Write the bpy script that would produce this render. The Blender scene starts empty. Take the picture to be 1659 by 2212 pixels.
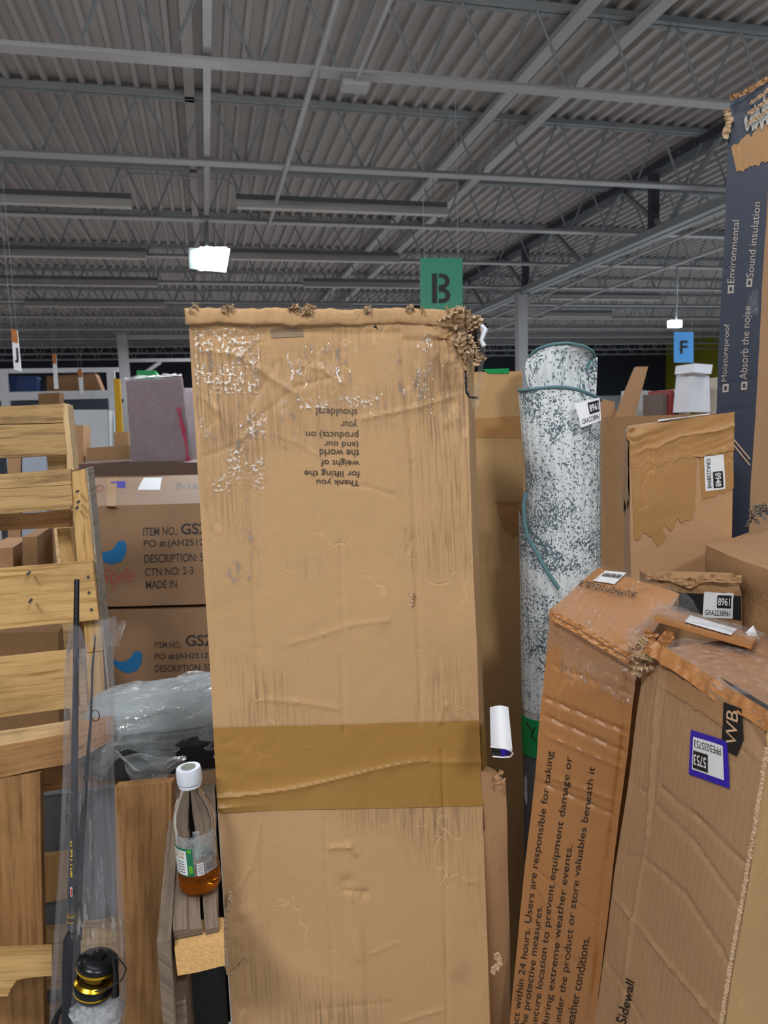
import bpy, bmesh, math, random
from mathutils import Vector, Matrix, noise
random.seed(7)
SC = bpy.context.scene
COL = SC.collection
V = Vector

# ------------------------------------------------------------------ camera
F = 1575.0; CX, CY = 829.5, 1106.0; CZ = 1.5
_Y = V((-384.5, 176, -F)).normalized()
_X = V((6600, 400, -F)); _X = (_X - _X.dot(_Y) * _Y).normalized()
_Z = _X.cross(_Y)
M = Matrix((( _X.x, _Y.x, _Z.x), (_X.y, _Y.y, _Z.y), (_X.z, _Y.z, _Z.z)))   # cam = M @ world
MT = M.transposed()
cam = bpy.data.cameras.new('camera'); camo = bpy.data.objects.new('camera', cam); COL.objects.link(camo)
camo.matrix_world = Matrix.Translation((0, 0, CZ)) @ MT.to_4x4()
cam.sensor_fit = 'VERTICAL'; cam.sensor_height = 36; cam.sensor_width = 27; cam.lens = F / 2212 * 36
cam.clip_start = 0.05; cam.clip_end = 200
cam.dof.use_dof = True; cam.dof.focus_distance = 1.25; cam.dof.aperture_fstop = 9.0
SC.camera = camo

# ------------------------------------------------------------------ world, lights, exposure
SC.view_settings.view_transform = 'Standard'; SC.view_settings.look = 'None'
SC.view_settings.exposure = 0.0; SC.view_settings.gamma = 1.0
SC.view_settings.use_curve_mapping = False
wd = bpy.data.worlds.new('world'); SC.world = wd; wd.use_nodes = True
wd.node_tree.nodes['Background'].inputs[0].default_value = (0.80, 0.90, 1.0, 1)
wd.node_tree.nodes['Background'].inputs[1].default_value = .34
def area(loc, target, sx, sy, power, col=(1, 1, 1), spread=math.pi):
    l = bpy.data.lights.new('lamp_or_fill_light', 'AREA'); l.shape = 'RECTANGLE'; l.size = sx; l.size_y = sy
    l.energy = power; l.color = col; l.spread = spread
    o = bpy.data.objects.new('lamp_or_fill_light', l); COL.objects.link(o)
    o.location = loc
    o.rotation_euler = (V(target) - V(loc)).to_track_quat('-Z', 'Y').to_euler()
    return o
# unseen flood lamps behind the photographer, bare area lights overhead, the hanging lamp
area((-1.6, -1.2, 3.9), (0.1, 1.2, 1.0), .9, .4, 92, (1.0, .98, .95))
area((1.2, -2.6, 3.9), (0.6, 1.2, .8), .9, .4, 74, (1.0, .98, .95))
area((-0.2, 0.9, 3.95), (0.2, 1.5, 1.0), 2.4, .25, 26, (.95, .97, 1.0))
area((3.2, 2.6, 3.95), (1.6, 2.4, 1.0), 2.4, .25, 30, (.80, .90, 1.0))
area((-2.0, 4.2, 3.9), (-1.4, 4.6, 0), 2.4, .25, 30, (.97, .98, 1.0))
area((0.1, 6.8, 3.0), (-0.5, 5.0, 0), .3, .2, 60, (.93, .97, 1.0))
for q in [(-9, 11), (0.5, 11), (9, 11), (-9, 18), (0, 18), (9, 18), (-7, 24.5), (5, 24.5), (12.5, 24), (7.5, 4.5), (-6.5, 5.5), (14, 15)]:  # area lights added to brighten the hall and its deck, no fixtures
    area((q[0], q[1], 3.7), (q[0], q[1], 0), 1.6, 1.6, 200 if q[0] > 5 else 125, (.78, .88, 1.0) if q[0] > 5 else (.97, .95, 1.0))

# ------------------------------------------------------------------ helpers
def ray(px, py): return MT @ V(((px - CX) / F, -(py - CY) / F, -1.0))
ORG = V((0, 0, CZ))
def P(px, py, d): return ORG + ray(px, py) * d           # a point d metres in front of the lens
def PZ(px, py, z): r = ray(px, py); return ORG + r * ((z - CZ) / r.z)
def PY(px, py, y): r = ray(px, py); return ORG + r * (y / r.y)
def proj(p):
    c = M @ (V(p) - ORG); return (CX + F * c.x / -c.z, CY - F * c.y / -c.z)
def lin(h):
    if isinstance(h, str): h = tuple(int(h[i:i + 2], 16) for i in (0, 2, 4))
    return tuple(((c / 255) / 12.92 if c / 255 <= .04045 else ((c / 255 + .055) / 1.055) ** 2.4) for c in h) + (1,)

def thing(name, label, cat, loc, group=None, kind=None):
    o = bpy.data.objects.new(name, None); COL.objects.link(o)
    o.empty_display_size = .05; o.location = loc
    o['label'] = label; o['category'] = cat
    if group: o['group'] = group
    if kind: o['kind'] = kind
    return o
def link_mesh(name, me, parent=None, label=None):
    o = bpy.data.objects.new(name, me); COL.objects.link(o)
    if parent is not None: o.parent = parent
    if label: o['label'] = label
    return o
def root_loc(o):
    l = V((0, 0, 0))
    while o is not None: l += V(o.location); o = o.parent
    return l
class MB:
    """collects world-space vertices and faces (with metre UVs) and links them as one mesh"""
    def __init__(s): s.v = []; s.f = []; s.uv = []; s.mi = []
    def add(s, vs, fs, uvs=None, mi=0):
        b = len(s.v); s.v += [V(p) for p in vs]
        for f in fs:
            s.f.append([b + i for i in f]); s.mi.append(mi)
            s.uv.append([uvs[i] for i in f] if uvs else [(0, 0)] * len(f))
    def quad(s, a, b, c, d, mi=0):
        W = (V(b) - V(a)).length; H = (V(d) - V(a)).length
        s.add([a, b, c, d], [(0, 1, 2, 3)], [(0, H), (W, H), (W, 0), (0, 0)], mi)
    def slab(s, q, back, mi=0):
        """q = front quad TL TR BR BL, back = vector to the rear face"""
        q = [V(p) for p in q]; r = [p + (back if not isinstance(back, (list, tuple)) else V(back)) for p in q]
        s.quad(*q, mi); s.quad(r[1], r[0], r[3], r[2], mi)
        s.quad(r[0], r[1], q[1], q[0], mi); s.quad(q[3], q[2], r[2], r[3], mi)
        s.quad(q[1], r[1], r[2], q[2], mi); s.quad(r[0], q[0], q[3], r[3], mi)
    def box(s, lo, hi, mi=0):
        x0, y0, z0 = lo; x1, y1, z1 = hi
        s.slab([(x0, y0, z1), (x1, y0, z1), (x1, y0, z0), (x0, y0, z0)], V((0, y1 - y0, 0)), mi)
    def tube(s, pts, rad, n=8, mi=0, caps=True):
        pts = [V(p) for p in pts]
        rs = rad if isinstance(rad, (list, tuple)) else [rad] * len(pts)
        up = None; rings = []; L = 0; uvl = []
        for i, p in enumerate(pts):
            t = (pts[min(i + 1, len(pts) - 1)] - pts[max(i - 1, 0)]).normalized()
            if up is None: up = t.orthogonal().normalized()
            up = (up - up.dot(t) * t).normalized(); w = t.cross(up)
            rings.append([p + (up * math.cos(2 * math.pi * k / n) + w * math.sin(2 * math.pi * k / n)) * rs[i] for k in range(n)])
            if i: L += (p - pts[i - 1]).length
            uvl.append(L)
        vs = [q for r in rings for q in r]; uv = [(k / n * 2 * math.pi * rs[i], uvl[i]) for i in range(len(pts)) for k in range(n)]
        fs = [(i * n + k, i * n + (k + 1) % n, (i + 1) * n + (k + 1) % n, (i + 1) * n + k) for i in range(len(pts) - 1) for k in range(n)]
        if caps: fs += [tuple(range(n))[::-1], tuple((len(pts) - 1) * n + k for k in range(n))]
        s.add(vs, fs, uv, mi)
    def lathe(s, base, axis, prof, n=40, mi=0, a0=0, a1=2 * math.pi, ref=None, disp=None):
        """prof = [(radius, height)...] round axis"""
        ax = V(axis).normalized(); u = (V(ref) - V(ref).dot(ax) * ax).normalized() if ref is not None else ax.orthogonal().normalized()
        w = ax.cross(u); full = abs(a1 - a0 - 2 * math.pi) < 1e-6
        m = n if full else n + 1; vs = []; uv = []
        for r, h in prof:
            for k in range(m):
                a = a0 + (a1 - a0) * k / n
                rr = r * (disp(a, h) if disp else 1)
                vs.append(V(base) + ax * h + (u * math.cos(a) + w * math.sin(a)) * rr); uv.append((a * r, h))
        fs = []
        for i in range(len(prof) - 1):
            for k in range(n):
                k2 = (k + 1) % m
                fs.append((i * m + k, i * m + k2, (i + 1) * m + k2, (i + 1) * m + k))
        s.add(vs, fs, uv, mi)
    def build(s, name, mats, parent=None, smooth=False, label=None, merge=False):
        me = bpy.data.meshes.new(name); l = root_loc(parent)
        me.from_pydata([p - l for p in s.v], [], s.f)
        ul = me.uv_layers.new(name='uv')
        i = 0
        for uvs in s.uv:
            for c in uvs: ul.data[i].uv = c; i += 1
        if not isinstance(mats, (list, tuple)): mats = [mats]
        for m in mats: me.materials.append(m)
        me.polygons.foreach_set('material_index', s.mi)
        if merge:
            bm = bmesh.new(); bm.from_mesh(me); bmesh.ops.remove_doubles(bm, verts=bm.verts, dist=1e-4)
            bm.to_mesh(me); bm.free()
        me.polygons.foreach_set('use_smooth', [bool(smooth)] * len(me.polygons))
        me.update()
        if smooth:
            try: me.set_sharp_from_angle(angle=math.radians(50))
            except Exception: pass
        return link_mesh(name, me, parent, label)
def structure(o): o['kind'] = 'structure'; return o

# ------------------------------------------------------------------ materials
def newmat(name):
    m = bpy.data.materials.new(name); m.use_nodes = True
    nt = m.node_tree; b = nt.nodes['Principled BSDF']
    return m, nt, b
def nd(nt, t, **k):
    n = nt.nodes.new(t)
    for a, b in k.items(): setattr(n, a, b)
    return n
def setin(n, **k):
    for a, b in k.items(): n.inputs[a.replace('_', ' ')].default_value = b
def mapping(nt, scale, src='UV', rot=(0, 0, 0)):
    tc = nd(nt, 'ShaderNodeTexCoord'); mp = nd(nt, 'ShaderNodeMapping')
    mp.inputs['Scale'].default_value = scale; mp.inputs['Rotation'].default_value = rot
    nt.links.new(tc.outputs[src], mp.inputs[0]); return mp.outputs[0]
def noise_n(nt, vec, scale, detail=4, rough=.5, dist=0):
    n = nd(nt, 'ShaderNodeTexNoise'); n.inputs['Scale'].default_value = scale
    n.inputs['Detail'].default_value = detail; n.inputs['Roughness'].default_value = rough
    n.inputs['Distortion'].default_value = dist
    nt.links.new(vec, n.inputs['Vector']); return n.outputs['Fac']
def ramp(nt, fac, stops):
    r = nd(nt, 'ShaderNodeValToRGB'); cr = r.color_ramp
    while len(cr.elements) < len(stops): cr.elements.new(.5)
    for e, (p, c) in zip(cr.elements, stops): e.position = p; e.color = c
    nt.links.new(fac, r.inputs[0]); return r.outputs[0]
def mix(nt, fac, a, b, mode='MIX'):
    m = nd(nt, 'ShaderNodeMix', data_type='RGBA', blend_type=mode)
    for s, v in ((0, fac), (6, a), (7, b)):
        if isinstance(v, (int, float)): m.inputs[s].default_value = v
        elif isinstance(v, tuple): m.inputs[s].default_value = v
        else: nt.links.new(v, m.inputs[s])
    return m.outputs[2]
def mth(nt, op, a, b=0.0, c=None):
    m = nd(nt, 'ShaderNodeMath', operation=op)
    for s, v in ((0, a), (1, b)) + (((2, c),) if c is not None else ()):
        if isinstance(v, (int, float)): m.inputs[s].default_value = v
        else: nt.links.new(v, m.inputs[s])
    return m.outputs[0]
def bump(nt, b, h, strength, dist):
    n = nd(nt, 'ShaderNodeBump'); n.inputs['Strength'].default_value = strength; n.inputs['Distance'].default_value = dist
    nt.links.new(h, n.inputs['Height']); nt.links.new(n.outputs[0], b.inputs['Normal']); return n
def scl(c, k): return tuple(min(1, x * k) for x in c[:3]) + (1,)

def cardboard(name, hexc, flute=.0, dirt=.25, rough=.75, crease=.35, fl_scale=260, spec=.25):
    """kraft paper: fibre mottling, faint flute lines along the height, scuffs, hair-line creases"""
    m, nt, b = newmat(name); c = lin(hexc)
    uv = mapping(nt, (1, 1, 1))
    fib = noise_n(nt, mapping(nt, (420, 160, 1)), 1.0, 5, .65)
    fine = noise_n(nt, uv, 900, 2, .5)
    blot = noise_n(nt, uv, 5.5, 4, .55, .3)
    col = mix(nt, fib, scl(c, .80), scl(c, 1.16))
    col = mix(nt, mth(nt, 'MULTIPLY', fine, .35), col, scl(c, .62))
    col = mix(nt, mth(nt, 'MULTIPLY', mth(nt, 'SUBTRACT', blot, .35), .9), col, mix(nt, .6, col, scl(c, 1.25)))
    # rubbed grey-brown dirt that follows the flutes
    st = noise_n(nt, mapping(nt, (230, 9, 1)), 1.0, 3, .7)
    patch = noise_n(nt, uv, 3.2, 3, .5)
    dm = mth(nt, 'MULTIPLY', ramp(nt, st, [(.46, (0, 0, 0, 1)), (.62, (1, 1, 1, 1))]), ramp(nt, patch, [(.50, (0, 0, 0, 1)), (.66, (1, 1, 1, 1))]))
    col = mix(nt, mth(nt, 'MULTIPLY', dm, dirt), col, lin('5f5140'))
    # creases
    vo = nd(nt, 'ShaderNodeTexVoronoi', feature='DISTANCE_TO_EDGE'); vo.inputs['Scale'].default_value = 1.0
    wv = mapping(nt, (7, 4.5, 1)); wn = nd(nt, 'ShaderNodeTexNoise'); wn.inputs['Scale'].default_value = 2.2; nt.links.new(wv, wn.inputs[0])
    wa = nd(nt, 'ShaderNodeVectorMath', operation='MULTIPLY_ADD'); wa.inputs[1].default_value = (.9, .9, 0)
    nt.links.new(wn.outputs['Color'], wa.inputs[0]); nt.links.new(wv, wa.inputs[2]); nt.links.new(wa.outputs[0], vo.inputs['Vector'])
    cr = ramp(nt, vo.outputs['Distance'], [(0.0, (1, 1, 1, 1)), (.012, (0, 0, 0, 1))])
    crm = mth(nt, 'MULTIPLY', cr, ramp(nt, noise_n(nt, uv, 6, 2, .5), [(.50, (0, 0, 0, 1)), (.60, (1, 1, 1, 1))]))
    col = mix(nt, mth(nt, 'MULTIPLY', crm, crease * .8), col, scl(c, 1.45))
    nt.links.new(col, b.inputs['Base Color'])
    b.inputs['Roughness'].default_value = rough; b.inputs['Specular IOR Level'].default_value = spec
    wave = nd(nt, 'ShaderNodeTexWave', bands_direction='X'); wave.inputs['Scale'].default_value = fl_scale / 20 * 2
    wave.inputs['Distortion'].default_value = .6; nt.links.new(uv, wave.inputs[0])
    h = mth(nt, 'ADD', mth(nt, 'MULTIPLY', wave.outputs['Fac'], flute), mth(nt, 'MULTIPLY', crm, -crease * 1.5))
    h = mth(nt, 'ADD', h, mth(nt, 'MULTIPLY', noise_n(nt, uv, 24, 4, .6), 1.6))
    bump(nt, b, h, .5, .0018)
    return m

def plain(name, hexc, rough=.6, metal=0, nz=.08, ns=40, spec=.4, src='Object', bmp=0, trans=0, alpha=1):
    m, nt, b = newmat(name); c = lin(hexc)
    f = noise_n(nt, mapping(nt, (1, 1, 1), src), ns, 4, .6)
    nt.links.new(mix(nt, f, scl(c, 1 - nz), scl(c, 1 + nz)), b.inputs['Base Color'])
    b.inputs['Roughness'].default_value = rough; b.inputs['Metallic'].default_value = metal
    b.inputs['Specular IOR Level'].default_value = spec
    if bmp: bump(nt, b, f, .5, bmp)
    if trans: b.inputs['Transmission Weight'].default_value = trans
    return m

def wood(name, hexa, hexb, dark=.3, gscale=1.0, knots=True):
    m, nt, b = newmat(name); A, B = lin(hexa), lin(hexb)
    # grain runs along U
    g = noise_n(nt, mapping(nt, (5 * gscale, 95 * gscale, 1)), 1.0, 6, .62, .6)
    g2 = noise_n(nt, mapping(nt, (14, 420, 1)), 1.0, 3, .6)
    blot = noise_n(nt, mapping(nt, (3, 6, 1)), 1.6, 4, .6)
    col = ramp(nt, g, [(.30, scl(B, .85)), (.5, A), (.72, scl(A, 1.12))])
    col = mix(nt, mth(nt, 'MULTIPLY', g2, .35), col, scl(B, .72))
    col = mix(nt, ramp(nt, blot, [(.5, (0, 0, 0, 1)), (.72, (dark, dark, dark, 1))]), col, scl(B, .45))
    if knots:
        vo = nd(nt, 'ShaderNodeTexVoronoi'); vo.inputs['Scale'].default_value = 1
        nt.links.new(mapping(nt, (5.5, 13, 1)), vo.inputs['Vector'])
        k = ramp(nt, vo.outputs['Distance'], [(.03, (1, 1, 1, 1)), (.085, (0, 0, 0, 1))])
        col = mix(nt, mth(nt, 'MULTIPLY', k, .8), col, scl(B, .22))
    oi = nd(nt, 'ShaderNodeObjectInfo')
    col = mix(nt, mth(nt, 'MULTIPLY', oi.outputs['Random'], .3), col, mix(nt, .5, col, scl(B, .9)))
    nt.links.new(col, b.inputs['Base Color'])
    b.inputs['Roughness'].default_value = .78; b.inputs['Specular IOR Level'].default_value = .2
    bump(nt, b, mth(nt, 'ADD', g, mth(nt, 'MULTIPLY', g2, .6)), .6, .002)
    return m

def film(name, base='c9d2dc', body=.14, gloss=.5, rough=.12, scale=30, bd=.004, src='Object', stretch=(1, 1, 1), spark=.15, glint=None):
    """thin clear polythene or packing tape: mostly see-through, milky where it bunches, with crisp glints"""
    m, nt, b = newmat(name); out = nt.nodes['Material Output']
    vec = mapping(nt, stretch, src)
    n = noise_n(nt, vec, scale, 5, .65, 1.2)
    bp = nd(nt, 'ShaderNodeBump'); bp.inputs['Strength'].default_value = 1; bp.inputs['Distance'].default_value = bd
    nt.links.new(n, bp.inputs['Height'])
    tr = nd(nt, 'ShaderNodeBsdfTransparent'); gl = nd(nt, 'ShaderNodeBsdfGlossy'); gl.inputs['Roughness'].default_value = rough
    df = nd(nt, 'ShaderNodeBsdfDiffuse'); df.inputs['Color'].default_value = lin(base)
    tl = nd(nt, 'ShaderNodeBsdfTranslucent'); tl.inputs['Color'].default_value = lin(base)
    nt.links.new(bp.outputs[0], gl.inputs['Normal'])
    d2 = nd(nt, 'ShaderNodeMixShader'); d2.inputs[0].default_value = .4
    nt.links.new(df.outputs[0], d2.inputs[1]); nt.links.new(tl.outputs[0], d2.inputs[2])
    m1 = nd(nt, 'ShaderNodeMixShader')
    fr = ramp(nt, n, [(.35, (body * .5,) * 3 + (1,)), (.75, (min(1, body * 2.0),) * 3 + (1,))])
    nt.links.new(fr, m1.inputs[0]); nt.links.new(tr.outputs[0], m1.inputs[1]); nt.links.new(d2.outputs[0], m1.inputs[2])
    m2 = nd(nt, 'ShaderNodeMixShader'); lw = nd(nt, 'ShaderNodeLayerWeight'); lw.inputs[0].default_value = .5
    f2 = mth(nt, 'ADD', mth(nt, 'MULTIPLY', mth(nt, 'POWER', lw.outputs['Facing'], 4.0), gloss * .6), .02 + spark * .4)
    if glint:
        g = noise_n(nt, vec, glint[0], 3, .6, .6); e = noise_n(nt, vec, glint[0] * .14, 2, .5)
        gm = mth(nt, 'MULTIPLY', ramp(nt, g, [(.56, (0, 0, 0, 1)), (.62, (1, 1, 1, 1))]), ramp(nt, e, [(.50, (0, 0, 0, 1)), (.60, (glint[1],) * 3 + (1,))]))
        f2 = mth(nt, 'MAXIMUM', f2, gm)
    nt.links.new(f2, m2.inputs[0]); nt.links.new(m1.outputs[0], m2.inputs[1]); nt.links.new(gl.outputs[0], m2.inputs[2])
    nt.links.new(m2.outputs[0], out.inputs[0])
    return m

def emit(name, hexc, s):
    m = bpy.data.materials.new(name); m.use_nodes = True; nt = m.node_tree
    b = nt.nodes['Principled BSDF']; b.inputs['Base Color'].default_value = lin(hexc)
    b.inputs['Emission Color'].default_value = lin(hexc); b.inputs['Emission Strength'].default_value = s
    return m

M_MAIN = cardboard('kraft_main', 'b9966e', flute=.10, dirt=.6, crease=.5)
M_TORN = cardboard('kraft_torn', 'b59a7c', dirt=.5, crease=.5)
M_CARD2 = cardboard('kraft_smooth', 'b59468', dirt=.15, crease=.25)
M_CARDT = cardboard('kraft_taped', 'a87444', dirt=.2, crease=.5, rough=.42, spec=.45)
M_CARDW = cardboard('kraft_brownish', 'a07c58', dirt=.25, crease=.3)
M_CARDP = cardboard('kraft_pinkish', 'b38c68', dirt=.1, crease=.2)
M_CARTON = cardboard('kraft_carton', '92745a', dirt=.12, crease=.1)
M_CARDD = cardboard('kraft_dusky', '8c6a4a', dirt=.2, crease=.3)
M_TAPE = cardboard('paper_tape', '9e7538', dirt=.05, crease=.35, rough=.42, spec=.5)
M_TAPE2 = cardboard('paper_tape_soft', 'a57b4a', dirt=.1, crease=.5, rough=.5, spec=.4)
M_CLEAR = film('clear_tape', 'd8b98a', body=.03, gloss=.7, rough=.12, scale=45, bd=.008, src='UV', stretch=(1, .35, 1), spark=.0, glint=(130, .45))
M_CLEAR2 = film('cling_plastic', 'c5c9cf', body=.09, gloss=.9, rough=.13, scale=60, bd=.010, spark=.05, glint=(150, .5))
M_BAG = film('bag_plastic', 'a9abb6', body=.14, gloss=.5, rough=.14, scale=26, bd=.004, stretch=(1, 1, .12), spark=.05, glint=(150, .5))
M_BAG2 = film('bag_plastic_crinkled', 'c8d4dc', body=.22, gloss=.9, rough=.12, scale=26, bd=.022, stretch=(.5, 1, 1.6), spark=.14, glint=(85, .8))
M_BLACKPLAST = plain('black_plastic', '16181c', rough=.35, bmp=.004, ns=60)
M_WOODA = wood('pallet_pine', 'c9a670', 'a17a48', .45)
M_WOODB = wood('pallet_pine_dirty', 'b99a6a', '7c6243', .8)
M_WOODC = wood('pallet_orange', 'a98055', '7d5836', .7)
M_WOODG = wood('pallet_grey', '8a7b6c', '5c5045', .8, knots=False)
M_WOODE = plain('chipboard_end', 'c9a068', rough=.9, nz=.35, ns=220, bmp=.004)
M_WOODL = wood('pallet_pale', 'd8bc90', 'ae8c5e', .5)
M_STEEL = plain('painted_steel', 'a3a3a6', rough=.55, nz=.10, ns=6)
M_STEELD = plain('grey_steel', '83888c', rough=.55, nz=.12, ns=6)
M_SOOT = plain('sooty_steel', '3b3f47', rough=.7, nz=.4, ns=7)
M_WHITE = plain('white_paper', 'd9dce2', rough=.55, nz=.02)
M_INK = plain('black_ink', '17171a', rough=.6, nz=.05)
M_INKF = plain('faded_ink', '4a4034', rough=.7, nz=.25, ns=300)
M_INKC = plain('carton_ink', '33302e', rough=.7, nz=.2, ns=90)
M_PURPLE = plain('violet_border', '2a1aa8', rough=.35, nz=.05)
M_NAVY = plain('navy_print', '2b3242', rough=.55, nz=.12, ns=14)
M_TAN = plain('tan_print', '9d948c', rough=.6)
M_TANL = plain('peach_print', 'c9a98c', rough=.6)
M_BLUE = plain('blue_print', '1668a0', rough=.6)
M_RED = plain('red_print', 'a8504a', rough=.6, nz=.2, ns=80)
M_TEAL = plain('teal_binding', '557a82', rough=.8, nz=.15, ns=300, bmp=.001)
M_GREEN = plain('green_board', '0d7a5c', rough=.4)
M_GREEN2 = plain('green_tape', '0c8a4a', rough=.4)
M_SIGNB = plain('light_blue_board', '5aa6ea', rough=.4)
M_CAPM = plain('white_cap', 'c9cfdc', rough=.4)
M_DARKBACK = plain('near_black', '141518', rough=.6)
M_ROD = plain('rod_black', '14181f', rough=.25, bmp=.002, ns=240)
M_FOAM = plain('foam_grip', '161a22', rough=.7, bmp=.001, ns=400)
M_GOLD = plain('gold_metal', 'c9a42a', rough=.25, metal=1)
M_GUN = plain('gun_metal', '2a2c30', rough=.3, metal=.8)

def ceiling_mat():
    m, nt, b = newmat('painted_deck')
    v = mapping(nt, (1, 1, 1), 'Object')
    streak = noise_n(nt, mapping(nt, (5, .5, 1), 'Object'), 1.2, 4, .6)
    spots = noise_n(nt, v, 7, 5, .7)
    c = mix(nt, streak, lin('8d8a8a'), lin('aeaaa6'))
    c = mix(nt, ramp(nt, spots, [(.66, (0, 0, 0, 1)), (.72, (.75, .75, .75, 1))]), c, lin('3f3c3c'))
    big = noise_n(nt, v, .35, 3, .5)
    c = mix(nt, ramp(nt, big, [(.45, (0, 0, 0, 1)), (.7, (.45, .45, .45, 1))]), c, lin('7f7478'))
    nt.links.new(c, b.inputs['Base Color']); b.inputs['Roughness'].default_value = .6
    return m
M_DECK = ceiling_mat()
def rug_mat():
    m, nt, b = newmat('rug_weave')
    def cells(sx, sy):
        v = mapping(nt, (sx, sy, 1)); f = nd(nt, 'ShaderNodeVectorMath', operation='FLOOR'); nt.links.new(v, f.inputs[0]); return f.outputs[0]
    wn = nd(nt, 'ShaderNodeTexWhiteNoise', noise_dimensions='2D'); nt.links.new(cells(420, 330), wn.inputs[0])
    f2 = nd(nt, 'ShaderNodeVectorMath', operation='DIVIDE'); nt.links.new(cells(420, 330), f2.inputs[0]); f2.inputs[1].default_value = (420, 330, 1)
    big = noise_n(nt, f2.outputs[0], 8, 5, .6, .8)
    mid = noise_n(nt, f2.outputs[0], 130, 2, .6)
    s = mth(nt, 'ADD', mth(nt, 'ADD', mth(nt, 'MULTIPLY', big, 1.7), mth(nt, 'MULTIPLY', mid, 1.2)), mth(nt, 'MULTIPLY', wn.outputs[0], .55))
    col = ramp(nt, mth(nt, 'MULTIPLY', s, .5), [(.880, lin('d4dbe0')), (.885, lin('a9b3b9')), (.925, lin('8a969d')), (.93, lin('55646d'))])
    w = nd(nt, 'ShaderNodeTexWave', bands_direction='X'); w.inputs['Scale'].default_value = 15
    nt.links.new(mapping(nt, (1, 1, 1)), w.inputs[0]); w.inputs['Scale'].default_value = 300 / 20 * 1.0
    col = mix(nt, mth(nt, 'MULTIPLY', w.outputs['Fac'], .18), col, lin('6a7880'))
    nt.links.new(col, b.inputs['Base Color']); b.inputs['Roughness'].default_value = .85
    bump(nt, b, mth(nt, 'SUBTRACT', w.outputs['Fac'], mth(nt, 'MULTIPLY', wn.outputs[0], .4)), .6, .0015)
    return m
M_RUG = rug_mat()

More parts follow.
